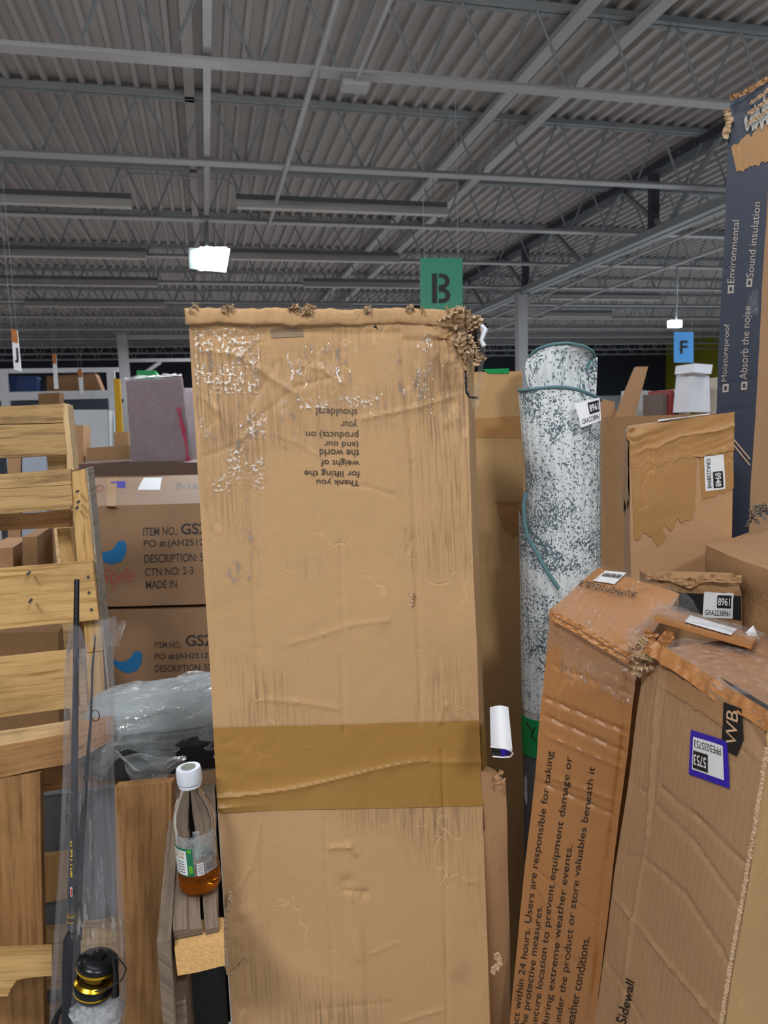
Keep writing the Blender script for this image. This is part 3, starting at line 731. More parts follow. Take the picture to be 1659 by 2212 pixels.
M_WBOX = plain('white_goods', 'c9d3da', rough=.6, nz=.06, ns=3)
simple_box('white_appliance', 'large white appliance standing under the far left rack', 'appliance', [(150, 885), (232, 885), (235, 1010), (152, 1010)], 8.5, .7, M_WBOX, floor=0)
simple_box('white_board', 'tall white panel between the white appliance and the yellow post', 'board', [(238, 860), (250, 858), (268, 1000), (242, 1000)], 9.25, .1, M_WBOX, floor=0)
simple_box('white_board', 'white panel half hidden behind the yellow post', 'board', [(258, 870), (282, 870), (286, 1000), (262, 1000)], 9.05, .1, M_WBOX, floor=0)
simple_box('cardboard_box', 'little brown box on the rack beam beside the smaller hanging sign', 'box', [(82, 850), (128, 848), (128, 880), (84, 882)], 8.6, .3, M_CARDD, floor=0)
simple_box('cardboard_box', 'small brown box at the foot of the yellow post', 'box', [(246, 934), (276, 932), (278, 958), (247, 958)], 6.8, .3, M_CARDW, floor=0)
simple_box('cardboard_box', 'long low open box between the upright pallet and the plum parcel', 'box', [(188, 968), (282, 962), (282, 1000), (188, 1000)], 6.35, .2, M_CARDW, floor=0)
simple_box('green_bin', 'green bin lid peeking over the plum parcel', 'bin', [(295, 800), (336, 800), (336, 830), (295, 830)], 6.2, .4, M_GREEN2, floor=0)
simple_box('tote_bag', 'dark blue and green bag on the far left rack', 'bag', [(15, 812), (78, 812), (80, 852), (15, 852)], 9.65, .3, plain('bag_blue', '1d3564', nz=.5, ns=6))
simple_box('cardboard_box', 'brown tilted carton on the far rack behind the hanging signs', 'box', [(100, 812), (205, 806), (225, 856), (100, 858)], 9.9, .4, M_CARDD)
simple_box('white_parcel', 'white parcel with red tape wedged beside the main box at left', 'parcel', [(398, 838), (418, 838), (428, 1000), (402, 1000)], 5.85, .12, plain('white_red', 'd8d4da', nz=.3, ns=7))
# background stock either side so the hall does not look empty
rnd = random.Random(4)
for k in range(14):
    px = 20 + k * 34 + rnd.uniform(-6, 6)
    if 190 < px < 300: continue
    h = rnd.uniform(.5, .95)
    simple_box('stock_box', ['tan', 'brown', 'pale', 'dusky'][k % 4] + ' cardboard box in the distant stock row, ' + ['far left end', 'next to the left end', 'left of the rack post', 'behind the white appliance', 'beside the white panel', 'under the plum parcel', 'behind the plum parcel', 'right of the plum parcel', 'behind the printed cartons', 'left of the main box', 'hidden edge beside the main box', 'behind the main box left', 'behind the main box middle', 'behind the main box right'][k], 'box',
               [(px, 935 - 30 * h), (px + 28, 935 - 30 * h), (px + 28, 1000), (px, 1000)], 6.0 + rnd.random() * 2, .4, [M_CARDP, M_CARDW, M_CARDT, M_CARDD][k % 4], group='distant stock boxes on the left', floor=0)

# ================================================================== PRINTED CARTONS
def printed_carton(px, d, label, second=False):
    q = [P(a, b, dd) for (a, b), dd in zip(px, d)]
    zt = q[0].z; q[1].z = zt
    bk = [q[0] + V((0, .42, 0)), q[1] + V((0, .42, 0))] if second else [PZ(150, 1030, zt), PZ(540, 1024, zt)]
    ct = Carton([(q[0], q[3]), (q[1], q[2]), (bk[1], V((bk[1].x, bk[1].y, q[2].z))), (bk[0], V((bk[0].x, bk[0].y, q[3].z)))], 'printed_carton', label, 'carton', amp=.002)
    ct.t['group'] = 'stacked printed cartons'; ct.body(M_CARTON, step=.04)
    return ct
c1 = printed_carton([(150, 1095), (560, 1088), (560, 1302), (180, 1312)], (3.02, 3.0, 2.98, 3.0), 'upper brown carton printed with blue swoosh, item number and red script')
c2 = printed_carton([(180, 1322), (560, 1311), (560, 1520), (200, 1535)], (2.98, 2.96, 2.94, 2.96), 'lower brown carton printed with blue swoosh, beneath the upper printed one', True)
q3 = simple_box('printed_carton', 'plain bottom carton holding up the two printed ones', 'carton', [(200, 1545), (560, 1530), (560, 1700), (215, 1720)], (2.95, 2.93, 2.93, 2.95), .4, M_CARTON, floor=0, group='stacked printed cartons')
def tq(x0, y0, x1, y1, s=-.03): return [(x0, y0), (x1, y0 + s * (x1 - x0)), (x1, y1 + s * (x1 - x0)), (x0, y1)]
f = c1.front
f.text('ITEM NO.:', tq(310, 1140, 384, 1158), M_INKC, c1.t, bold=.01)
f.text('GS24', tq(391, 1131, 462, 1155), M_INKC, c1.t, bold=.02)
f.text('PO #:(AH25122', tq(311, 1167, 452, 1186), M_INKC, c1.t, bold=.01)
f.text('DESCRIPTION: SO', tq(312, 1198, 455, 1216), M_INKC, c1.t, bold=.01)
f.text('CTN NO: 2-3', tq(313, 1227, 418, 1244), M_INKC, c1.t, bold=.01)
f.text('MADE IN', tq(315, 1255, 382, 1272), M_INKC, c1.t, bold=.01)
f.text('Style', tq(218, 1232, 290, 1272, -.1), M_RED, c1.t, name='script_logo', shear=.4)
def swoosh(f, x0, y0, x1, y1, parent):
    pts = [(0, .30), (.10, .52), (.25, .78), (.45, .97), (.65, 1.0), (.85, .88), (.97, .6), (1, .3), (.97, .06), (.88, 0), (.74, .05), (.68, .25), (.55, .42), (.38, .48), (.2, .42), (.08, .36)]
    vs = []
    for x, y in pts: u, v = f.uv(x0 + (x1 - x0) * x, y0 + (y1 - y0) * y); vs.append(f.pos(u, v, .0015))
    mb = MB(); n = len(pts)
    mb.add(vs, [tuple(range(n))[::-1]]); o = mb.build('blue_swoosh', M_BLUE, parent); return o
swoosh(f, 196, 1168, 274, 1219, c1.t)
f = c2.front
f.text('ITEM NO.:', tq(333, 1387, 392, 1400), M_INKC, c2.t, bold=.01); f.text('GS24', tq(401, 1372, 474, 1396), M_INKC, c2.t, bold=.02)
f.text('PO #:(AH2512', tq(334, 1412, 450, 1428), M_INKC, c2.t, bold=.01); f.text('DESCRIPTION: SO', tq(335, 1437, 460, 1452), M_INKC, c2.t, bold=.01)
swoosh(f, 236, 1406, 307, 1454, c2.t)
f = c1.top
f.pxpatch('white_sheet', [(311, 1032), (350, 1032), (346, 1058), (298, 1058)], M_WHITE, c1.t)
f.pxpatch('violet_sticker', [(240, 1040), (272, 1040), (271, 1054), (238, 1054)], M_PURPLE, c1.t)
f.pxpatch('clear_tape', [(232, 1030), (255, 1030), (250, 1094), (228, 1094)], M_TAPE2, c1.t, nu=2, nv=2)
f.text('61-S', [(428, 1044), (380, 1044), (380, 1056), (428, 1056)], M_INKC, c1.t, bold=.02)
mb = MB()
for k in range(2):
    pts = []
    for i in range(17):
        a = i / 16 * 2 * math.pi; u, v = f.uv(202 + k * 13 + 9 * math.cos(a), 1056 + 7 * math.sin(a)); pts.append(f.pos(u, v, .002))
    mb.tube(pts, .0015, 4)
mb.build('red_mark', M_RED, c1.t)
# dark rear board on the stack and the plum parcel
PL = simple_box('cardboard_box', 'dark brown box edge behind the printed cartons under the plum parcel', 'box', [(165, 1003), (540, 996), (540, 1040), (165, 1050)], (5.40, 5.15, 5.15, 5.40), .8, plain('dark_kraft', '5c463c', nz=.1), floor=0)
c = Carton([(P(272, 823, 5.55), P(284, 1000, 5.57)), (P(392, 815, 5.48), P(414, 998, 5.50)), (P(394, 815, 5.70), P(416, 994, 5.72)), (P(274, 823, 5.75), P(286, 996, 5.77))],
           'wrapped_parcel', 'plum coloured parcel in clear wrap standing on the printed cartons', 'parcel', amp=.008, seed=3)
c.body(plain('plum_board', '7d6a70', rough=.5, nz=.12, ns=5), step=.02)
c.front.patch('clear_wrap', [(-.02, -.03), (1.02, -.03), (1.02, 1), (-.02, 1)], M_CLEAR2, c.t, off=.006, nu=20, nv=24, wob=.02)
c.front.patch('crimson_tape', [(.86, .35), (.93, .35), (1.0, 1), (.94, 1)], plain('crimson', 'a02848'), c.t, off=.012, nu=3, nv=16, jag=(0, .05, 0, .05))
c.top.patch('top_wrap', [(0, 0), (1, 0), (1, 1), (0, 1)], M_CLEAR2, c.t, off=.01, nu=16, nv=8, wob=.05)

# ================================================================== MAIN BOX
FL, FR = V((-.0161, 1.1633, 1.6807)), V((.4226, 1.1550, 1.6807))
FLb, FRb = V((-.0161, 1.0813, .004)), V((.4226, 1.0731, .004))
# the right-hand corner is flattened: a narrow bevel, then the side
CR, CRb = PZ(1041, 685, 1.672), V((.452, 1.135, .004))
CR = V((.4575, 1.215, 1.648))
BR, BL = V((.455, 1.29, 1.672)), V((-.005, 1.29, 1.6807)); BRb, BLb = V((.452, 1.21, .004)), V((-.005, 1.21, .004))
crush = [(FR + V((0, 0, -.02)), .09, .022), (FL, .035, .008), (CR, .08, .02), (V((-.006, 1.10, .70)), .06, .004)]
fr_w = .4388
def main_bend(u, v):
    y = v * 1.676; x = u * fr_w
    rim = .011 * math.exp(-((y - .012) / .013) ** 2)                      # rolled top rim with a shadowed groove under it
    gy = .036 + .006 * noise.noise(V((x * 9, 0, 0))) + (.01 if x > .33 else 0)
    h = rim - .007 * math.exp(-((y - gy) / .005) ** 2)
    h += .0035 * noise.noise(V((x * 7, y * 4, 3)))
    h -= .010 * math.exp(-(((x - .40) / .03) ** 2 + ((y - .13) / .06) ** 2))   # pushed-in corner
    h -= .004 * math.exp(-(((x - .20) / .012) ** 2 + ((y - .93) / .01) ** 2))  # small dent below the paper tape
    h += .003 * math.exp(-(((x - .215) / .006) ** 2 + ((y - 1.05) / .07) ** 2))
    return h
A = Carton([(FL, FLb), (FR, FRb), (CR, CRb), (BR, BRb), (BL, BLb)], 'tall_cardboard_box',
    'tall worn cardboard box in the centre with upside-down thank-you print and brown tape band', 'box', amp=.0018, crush=crush, seed=2, bends={0: main_bend})
f = A.front
for pts, d, w in [
    ([(541, 1050), (553, 1400), (566, 1560)], .0012, .003), ([(566, 1760), (572, 2212)], .0010, .003),
    ([(862, 705), (890, 1000), (905, 1400), (908, 1560)], .0016, .0022), ([(955, 1620), (968, 2212)], .0015, .0022), ([(1018, 1440), (1042, 1560)], .0012, .002),
    ([(740, 1420), (742, 1580)], .0014, .003), ([(700, 1770), (716, 2050), (718, 2212)], .0012, .0025), ([(536, 1800), (546, 2212)], .0008, .003),
    ([(418, 752), (520, 770), (560, 800), (632, 848)], -.0035, .0035), ([(418, 840), (470, 885), (520, 950), (535, 1010)], -.0022, .003),
    ([(545, 870), (600, 780)], .002, .002), ([(530, 925), (640, 835), (735, 812)], .002, .002), ([(640, 790), (700, 800), (745, 832)], -.0018, .002),
    ([(440, 985), (500, 965), (545, 945)], .0015, .002), ([(470, 900), (500, 960), (545, 1065)], .0012, .002), ([(780, 905), (900, 880), (1002, 850)], -.002, .0022),
    ([(735, 1045), (790, 1050), (850, 1070)], .0012, .0018), ([(590, 935), (640, 955), (700, 990)], -.0012, .0018), ([(960, 750), (985, 870)], .0025, .004),
    ([(565, 1512), (640, 1516), (730, 1530)], -.0014, .0025), ([(950, 1560), (962, 1520), (985, 1552)], -.002, .002), ([(625, 1390), (700, 1370), (760, 1350), (840, 1340)], -.0012, .0025),
    ([(715, 1832), (755, 1828), (768, 1845)], -.003, .003), ([(745, 1925), (790, 1930), (785, 1940)], .0028, .003), ([(758, 1930), (770, 2070)], -.002, .004),
    ([(510, 1930), (540, 1880), (565, 1772)], -.0014, .002), ([(500, 1850), (516, 1905)], .0012, .002), ([(500, 2120), (540, 2070)], -.002, .002), ([(1000, 1905), (1055, 1904)], -.0012, .002),
    ([(680, 2180), (840, 2165)], .001, .003), ([(800, 2060), (860, 2035)], -.001, .002), ([(870, 2205), (960, 2180)], -.0014, .002), ([(735, 1170), (738, 1290), (745, 1360)], .0012, .002),
    ([(878, 1150), (890, 1165), (880, 1190)], .0014, .002), ([(1035, 2150), (980, 2110)], .001, .002)]:
    f.crease(pts, d * 1.7, w)
body = A.body(M_MAIN, step=.02, fine={0: .0032}, top=True)
for ln, box in [('Thank you', (683, 1033, 775, 1050)), ('for lifting the', (657, 1013, 776, 1031)), ('weight of', (692, 990, 775, 1008)), ('the world', (690, 971, 775, 987)),
    ('(and our', (700, 951, 773, 967)), ('products) on', (661, 929, 773, 948)), ('your', (736, 906, 770, 922)), ('shoulders!', (682, 884, 771, 900))]:
    x0, y0, x1, y1 = box; f.text(ln, [(x1, y1), (x0, y1 - 2), (x0, y0 - 2), (x1, y0)], M_INKF, A.t, bold=.008)
# brown paper tape band with its long raised wrinkle
ql = [f.uv(464, 1572), f.uv(1059, 1553), f.uv(1064, 1737), f.uv(472, 1752)]; ql = [(0, ql[0][1]), (1, ql[1][1]), (1, ql[2][1]), (0, ql[3][1])]
def tape_wr(x, y):
    c = .47 + .30 * (1 - x) ** 1.6 - .23 * math.sin(x * 2.6) * x - .02
    c = .80 - .42 * x + .04 * math.sin(x * 7) if x < .8 else .464 + .1 * (x - .8) - 0
    w = .0045 * math.exp(-abs(y - c) / .035) * (1 - .4 * x)
    if y > c: w += .003 * math.exp(-(y - c) / .12) * (1 - x)
    w += .004 * max(0, 1 - x * 7) * abs(noise.noise(V((x * 20, y * 6, 1))))
    w += .0012 * abs(noise.noise(V((x * 9, y * 5, 7)))) + .006 * math.exp(-abs(y - .93) / .05) * max(0, 1 - x * 5)
    return w
f.patch('paper_tape', ql, M_TAPE, A.t, off=.0015, nu=190, nv=56, wr=tape_wr, jag=(0, 0, 0, 0), seed=4)
fb = A.f[1]; fb.patch('paper_tape', [(0, fb.uv(1050, 1553)[1]), (1, fb.uv(1060, 1545)[1]), (1, fb.uv(1066, 1735)[1]), (0, fb.uv(1064, 1737)[1])], M_TAPE, A.t, off=.0015, nu=8, nv=30, wob=.001)
# clear tape over the top, milky and wrinkled
f.patch('clear_tape', [(.01, .035), (.56, .03), (.56, .125), (.01, .13)], M_CLEAR, A.t, off=.0018, nu=60, nv=24, wob=.0022, jag=(0, .0, .003, 0), seed=3)
f.patch('clear_tape', [(.44, .03), (.97, .035), (.97, .105), (.44, .112)], M_CLEAR, A.t, off=.0024, nu=60, nv=24, wob=.0022, jag=(0, 0, .003, 0), seed=9)
f.patch('clear_tape', [(.01, .10), (.22, .10), (.19, .26), (.02, .27)], M_CLEAR, A.t, off=.0028, nu=24, nv=40, wob=.002, jag=(0, .008, .003, 0), seed=12)
def glint():
    m, nt, b = newmat('tape_glint'); out = nt.nodes['Material Output']; uv = mapping(nt, (1, 1, 1))
    n = noise_n(nt, uv, 170, 3, .6); e = noise_n(nt, uv, 22, 3, .6)
    bp = nd(nt, 'ShaderNodeBump'); bp.inputs['Strength'].default_value = 1; bp.inputs['Distance'].default_value = .004; nt.links.new(n, bp.inputs['Height'])
    tr = nd(nt, 'ShaderNodeBsdfTransparent'); gl = nd(nt, 'ShaderNodeBsdfGlossy'); gl.inputs['Roughness'].default_value = .32; nt.links.new(bp.outputs[0], gl.inputs['Normal'])
    f = mth(nt, 'MULTIPLY', ramp(nt, n, [(.52, (0, 0, 0, 1)), (.57, (1, 1, 1, 1))]), ramp(nt, e, [(.44, (0, 0, 0, 1)), (.54, (.55, .55, .55, 1))]))
    mx = nd(nt, 'ShaderNodeMixShader'); nt.links.new(f, mx.inputs[0]); nt.links.new(tr.outputs[0], mx.inputs[1]); nt.links.new(gl.outputs[0], mx.inputs[2]); nt.links.new(mx.outputs[0], out.inputs[0]); return m
M_GLINT = glint()  # masked gloss flecks put in to draw the tape's highlights
f.patch('tape_glint_patch', [f.uv(900, 715), f.uv(932, 715), f.uv(930, 868), f.uv(898, 862)], M_GLINT, A.t, off=.003, nu=12, nv=30, wob=.002)
f.patch('tape_glint_patch', [f.uv(545, 880), f.uv(575, 880), f.uv(570, 1060), f.uv(450, 1060)], M_GLINT, A.t, off=.003, nu=12, nv=18, wob=.002)
f.patch('tape_glint_patch', [f.uv(640, 860), f.uv(830, 850), f.uv(820, 880), f.uv(650, 885)], M_GLINT, A.t, off=.003, nu=12, nv=8, wob=.002)
f.patch('tape_glint_patch', [f.uv(418, 715), f.uv(560, 705), f.uv(560, 850), f.uv(428, 850)], M_GLINT, A.t, off=.003, nu=18, nv=18, wob=.002)
# dark scuff and torn details
f.pxpatch('scuff_mark', [(584, 712), (655, 710), (656, 728), (586, 731)], plain('grey_scuff', '86735c', nz=.4, ns=260), A.t, off=.0012, nu=10, nv=8)
crumple('torn_corner', M_TORN, A.t, V((.425, 1.150, 1.632)), (.050, .02, .060), seed=13, n=9, rough=.9)
crumple('torn_corner', M_TORN, A.t, P(1022, 765, 1.13), (.022, .02, .050), seed=33, n=6, rough=.9)
crumple('torn_hollow_shade', M_DARKBACK, A.t, V((.432, 1.152, 1.635)), (.026, .018, .045), seed=15, n=7, rough=1.0)  # near-black scraps put the hollow's shade into the colour
crumple('torn_notch_shade', M_DARKBACK, A.t, P(812, 703, 1.115), (.006, .003, .012), seed=16, n=3, rough=.8)  # dark inside of the notch, painted as near-black scraps
crumple('torn_corner', M_TORN, A.t, V((.405, 1.148, 1.668)), (.045, .02, .016), seed=21, n=5, rough=.8)
crumple('torn_corner', M_TORN, A.t, V((-.008, 1.155, 1.682)), (.012, .02, .018), seed=5, n=5, rough=1)
for k_, (xx, w_) in enumerate(((.150, .034), (.26, .02), (.335, .026), (.04, .022), (.40, .03))):
    crumple('torn_rim', M_TORN, A.t, V((xx, 1.147, 1.681)), (w_, .008, .006), seed=80 + k_, n=6, rough=.8)
mb = MB(); mb.tube([FL + V((-.002, -.010, -.014)), FL + V((.10, -.012, -.010)), FL + V((.17, -.014, -.016)), FR + V((-.18, -.014, -.010)), FR + V((-.08, -.016, -.012)), FR + V((-.02, -.014, -.012))], [.012, .014, .011, .013, .014, .017], 12)
for i, v in enumerate(mb.v): mb.v[i] = v + noise.noise_vector(v * 22) * .005 + noise.noise_vector(v * 70) * .0018
# refine the roll so its dents are smooth
mb2 = MB(); N = 200; path = []
for i in range(N + 1):
    t = i / N; p = (FL + V((-.004, -.008, -.011))).lerp(FR + V((-.012, -.009, -.010)), t); path.append(p + V((0, 0, .004 * noise.noise(V((t * 6, 0, 5))) )))
mb2.tube(path, [.0125 + .003 * noise.noise(V((i * .055, 3, 1))) for i in range(N + 1)], 20)
for i, v in enumerate(mb2.v): mb2.v[i] = v + noise.noise_vector(v * 24) * .0045 + noise.noise_vector(v * 85) * .0022 + V((0, -.005, .003)) * (abs(noise.noise(V((v.x * 60, v.z * 30, v.y * 30)))) ** .6 - .3)
for i, v in enumerate(mb2.v):
    zc = path[min(i // 20, N)].z; dz = (v.z - zc) / .015; dz = math.copysign(min(abs(dz), 1.3) ** .6, dz)
    mb2.v[i] = V((v.x, FL.y - .009 + (v.y - FL.y + .009) * .35, zc + dz * .0135 + .002 * noise.noise(V((v.x * 40, dz, 4)))))
mb2.build('crushed_rim', M_MAIN, A.t, smooth=True)
pts = [P(x, y, d) for x, y, d in ((500, 1925, 1.145), (495, 1955, 1.15), (484, 1990, 1.15), (486, 2040, 1.155), (486, 2080, 1.158), (496, 2108, 1.16), (520, 2085, 1.158), (538, 2068, 1.155))]
ribbon('torn_edge', M_TORN, A.t, pts, .006, seed=3, jag=.5, n=70)
ribbon('torn_edge', M_TORN, A.t, [P(1072, 2058, 1.15), P(1078, 2080, 1.15), P(1064, 2105, 1.15)], .010, seed=6, n=22)
f.patch('torn_hole', [f.uv(884, 1285), f.uv(897, 1290), f.uv(893, 1308), f.uv(887, 1304)], M_CARDD, A.t, off=.0025, nu=6, nv=6, jag=(.01, .01, .01, .01))
ribbon('torn_edge', M_TORN, A.t, [P(884, 1282, 1.11), P(890, 1300, 1.11), P(887, 1310, 1.11)], .004, seed=9, n=14)
ribbon('torn_edge', M_DARKBACK, A.t, [P(1006, 800, 1.125), P(1007, 845, 1.125), P(1014, 858, 1.125), P(1034, 860, 1.16)], .0035, seed=2, n=30, jag=.4)  # near-black strip colours in the dark of the tear
# clear plastic strip dangling beside the torn corner
mb = MB(); vs = []; N = 26
for i in range(N + 1):
    t = i / N; y = 705 + t * 178; xx = 1036 + 6 * math.sin(t * 5) - 3 * t
    for s_ in (-1, 0, 1): vs.append(P(xx + s_ * (7 + 2 * math.sin(t * 9)), y, 1.145 + .01 * s_ * s_ + .004 * math.sin(t * 30 + s_)))
mb.add(vs, [(i * 3 + a, i * 3 + a + 1, i * 3 + a + 4, i * 3 + a + 3) for i in range(N) for a in (0, 1)]); mb.build('plastic_strip', M_CLEAR2, A.t)
mb = MB(); mb.tube([P(1040, 702, 1.14), P(1048, 712, 1.14), P(1040, 735, 1.14), P(1046, 748, 1.14)], [.003, .005, .003, .004], 6); mb.build('plastic_loop', M_CAPM, A.t, smooth=True)
# curled sticker poking out on the right
mb = MB(); vs = []; N = 16
for j in (0, 1):
    for i in range(N + 1):
        a = i / N
        if j == 0: x, y, d = 1058 + 40 * a, 1528 - 4 * math.sin(a * 3), 1.155 + .0 * a
        else: x, y, d = 1060 + 47 * a, 1612 + 8 * a, 1.14
        vs.append(P(x, y, d + .012 * math.sin(a * 3.1)))
    # rolled lip
mb.add(vs, [(i, N + 1 + i, N + 2 + i, i + 1) for i in range(N)])
st = mb.build('curled_sticker', M_WHITE, A.t, smooth=True)
vs = []
for j in (0, 1):
    for i in range(N + 1):
        a = i / N; ang = a * math.pi * 1.15
        x = (1107 if j else 1098) - (48 if j else 40) * a; y = (1620 + 14 * math.sin(ang)) if j else 1530
        vs.append(P(x, y, 1.165 + .014 * math.sin(ang)))
mb = MB(); mb.add(vs, [(i, N + 1 + i, N + 2 + i, i + 1) for i in range(N)]); mb.build('sticker_back', M_PURPLE, st, smooth=True)
mb = MB(); mb.slab([P(1062, 1612, 1.15), P(1080, 1614, 1.15), P(1083, 1632, 1.15), P(1063, 1631, 1.15)], V((0, .001, 0))); mb.build('number_block', M_INK, st)
mb = MB(); mb.tube([P(1059, 1613, 1.137), P(1090, 1617, 1.137), P(1104, 1622, 1.14), P(1108, 1628, 1.145), P(1102, 1635, 1.15), P(1085, 1636, 1.15), P(1064, 1634, 1.15)], .0012, 5); mb.build('sticker_rim', M_WHITE, st)

# ================================================================== BEHIND THE MAIN BOX, RIGHT
q = [P(1020, 806, 1.69), P(1128, 801, 1.74), P(1135, 1900, 1.78), P(1050, 1900, 1.74)]
q[3] = to_floor(q[0], q[3]); q[2] = to_floor(q[1], q[2]); lf = P(760, 800, 1.58); lf.z = q[0].z
q[0] = lf; q[3] = V((lf.x, lf.y, 0))
bk = V((-.03, .26, 0))
Bx = Carton([(q[0], q[3]), (q[1], q[2]), (q[1] + bk, q[2] + bk), (q[0] + bk, q[3] + bk)], 'tall_cardboard_box', 'tall brown box with taped patches standing between the main box and the rolled rug', 'box', amp=.003, seed=9)
f = Bx.front
f.crease([(1040, 1090), (1128, 1094)], .002, .003); f.crease([(1040, 1215), (1128, 1218)], .002, .003); f.crease([(1050, 1500), (1128, 1498)], .002, .003); f.crease([(1040, 960), (1125, 962)], .001, .003)
Bx.body(M_CARD2, step=.010)
f.pxpatch('paper_tape', [(1000, 905), (1128, 898), (1128, 945), (1000, 947)], M_TAPE2, Bx.t, nu=20, nv=8)
f.pxpatch('paper_tape', [(1070, 1080), (1128, 1082), (1128, 1160), (1085, 1140)], M_TAPE2, Bx.t, nu=12, nv=12, jag=(0, 0, .02, .02), off=.0014)
f.pxpatch('green_tape', [(1040, 797), (1098, 795), (1098, 806), (1055, 806)], M_GREEN2, Bx.t, off=.002)
# low pale box peeking out at the right foot of the main box
q = [P(1040, 1668, 1.24), P(1092, 1690, 1.27), P(1104, 2212, 1.36), P(1050, 2212, 1.33)]
q[3] = to_floor(q[0], q[3]); q[2] = to_floor(q[1], q[2])
bk = V((.0, .05, 0))
c = Carton([(q[0], q[3]), (q[1], q[2]), (q[1] + bk, q[2] + bk), (q[0] + bk, q[3] + bk)], 'narrow_cardboard_box', 'narrow pale box with a creased top wedged right behind the main box', 'box', amp=.003, seed=19)
c.front.crease([(1060, 1700), (1095, 1712)], .003, .003); c.body(M_CARDP, step=.008)
crumple('crumpled_flap', M_CARDP, c.t, P(1080, 1683, 1.25), (.02, .02, .02), seed=4, n=5)

# ---- rolled rug
T_ = [(1212, 752), (1212, 860), (1222, 1000), (1218, 1200), (1216, 1400), (1214, 1540), (1212, 1800), (1208, 2100)]
rr_ = [.079, .084, .083, .080, .0835, .083, .083, .083]
def rugpath(k): return [P(x, y, 1.60 + .02 * i) for i, (x, y) in enumerate(k)]
rug = thing('rolled_rug', 'rolled white rug with grey speckle and teal edge binding standing upright', 'rug', V((P(1200, 1400, 1.6).x, 1.42, 0)))
ax_top, ax_bot = P(1208, 830, 1.56), P(1213, 1540, 1.66)
ax_bot = to_floor(ax_top, ax_bot)
axd = (ax_bot - ax_top).normalized(); Lr = (ax_bot - ax_top).length
ux = V((1, -.22, 0)); ux = (ux - ux.dot(axd) * axd).normalized(); uy = ux.cross(axd).normalized()
if uy.y > 0: uy = -uy                                    # towards the camera
def rugpt(a, s_, k=1.0, dx=0):
    """a: angle round the roll (0 = right, 90 = front), s_: metres down from the rim"""
    wx = .087 * k; wy = .060 * k
    return ax_top + axd * s_ + ux * (math.cos(a) * wx + dx) + uy * math.sin(a) * wy
def left_in(s_):                                         # the waist on the left side
    return .012 * math.exp(-((s_ - .24) / .12) ** 2) + .0
mb = MB(); NA, NS = 72, 150; vs = []; uv = []
zend = Lr - .02
def rimdrop(a): return .028 * (1 + math.cos(a)) * .5 + .010 * (1 - math.sin(a)) + .004 * math.sin(a * 3)
for j in range(NS + 1):
    t = j / NS
    for i in range(NA + 1):
        a = -math.pi / 2 + 2 * math.pi * i / NA
        s_ = rimdrop(a) + (zend - rimdrop(a)) * t
        p = rugpt(a, s_); c_ = math.cos(a)
        if c_ < 0: p = p + ux * (left_in(s_) * -c_) * 1.4
        p = p + uy * .004 * noise.noise(V((a * 1.5, s_ * 5, 2))) + ux * .003 * noise.noise(V((a, s_ * 6, 5)))
        vs.append(p); uv.append((a * .08, s_))
mb.add(vs, [(j * (NA + 1) + i, j * (NA + 1) + i + 1, (j + 1) * (NA + 1) + i + 1, (j + 1) * (NA + 1) + i) for j in range(NS) for i in range(NA)], uv)
# inner wall so the rim has thickness
vs2 = []; uv2 = []
for j in range(12):
    for i in range(NA + 1):
        a = -math.pi / 2 + 2 * math.pi * i / NA; p = rugpt(a, rimdrop(a) + j * .03, .86); vs2.append(p); uv2.append((a * .08, j * .03))
mb.add(vs2, [(j * (NA + 1) + i, (j + 1) * (NA + 1) + i, (j + 1) * (NA + 1) + i + 1, j * (NA + 1) + i + 1) for j in range(11) for i in range(NA)], uv2)
mb.build('rug_roll', M_RUG, rug, smooth=True)
# inner turn standing proud of the roll, mouth facing us
mb = MB(); vs = []; uv = []; NI = 40; prof = []
rowsL = [(1142, 775), (1136, 790), (1134, 806), (1140, 830), (1150, 880)]
rowsR = [(1284, 770), (1272, 784), (1266, 800), (1270, 822), (1280, 880)]
topc = [(1142, 772), (1160, 755), (1190, 745), (1225, 742), (1258, 748), (1280, 760), (1284, 772)]
def toprow(t):
    k = t * (len(topc) - 1); i = min(int(k), len(topc) - 2); x0, y0 = topc[i]; x1, y1 = topc[i + 1]; return (x0 + (x1 - x0) * (k - i), y0 + (y1 - y0) * (k - i))
rows = 9
for j in range(rows):
    r_ = j / (rows - 1)
    for i in range(NI + 1):
        t = i / NI
        if j == 0: x, y = toprow(t)
        else:
            k = r_ * (len(rowsL) - 1); q_ = min(int(k), len(rowsL) - 2); fr = k - q_
            xl = rowsL[q_][0] * (1 - fr) + rowsL[q_ + 1][0] * fr; yl = rowsL[q_][1] * (1 - fr) + rowsL[q_ + 1][1] * fr
            xr_ = rowsR[q_][0] * (1 - fr) + rowsR[q_ + 1][0] * fr; yr = rowsR[q_][1] * (1 - fr) + rowsR[q_ + 1][1] * fr
            xt, yt = toprow(t); b_ = max(0, 1 - r_ * 1.6)
            x = xl + (xr_ - xl) * t; y = (yl + (yr - yl) * t) * (1 - b_) + (yt + 25 * r_) * b_
        d = 1.60 - .045 * math.sin(math.pi * t) * (1 - .5 * r_)
        vs.append(P(x, y, d)); uv.append((t * .16, r_ * .07))
n0 = len(vs)
for j in (0, rows - 1):
    for i in range(NI + 1):
        t = i / NI; v0 = vs[j * (NI + 1) + i]; vs.append(v0 + V((0.01, .09 * math.sin(math.pi * t) + .004, 0))); uv.append((t * .16 + .3, j * .01))
fs = [(j * (NI + 1) + i, (j + 1) * (NI + 1) + i, (j + 1) * (NI + 1) + i + 1, j * (NI + 1) + i + 1) for j in range(rows - 1) for i in range(NI)]
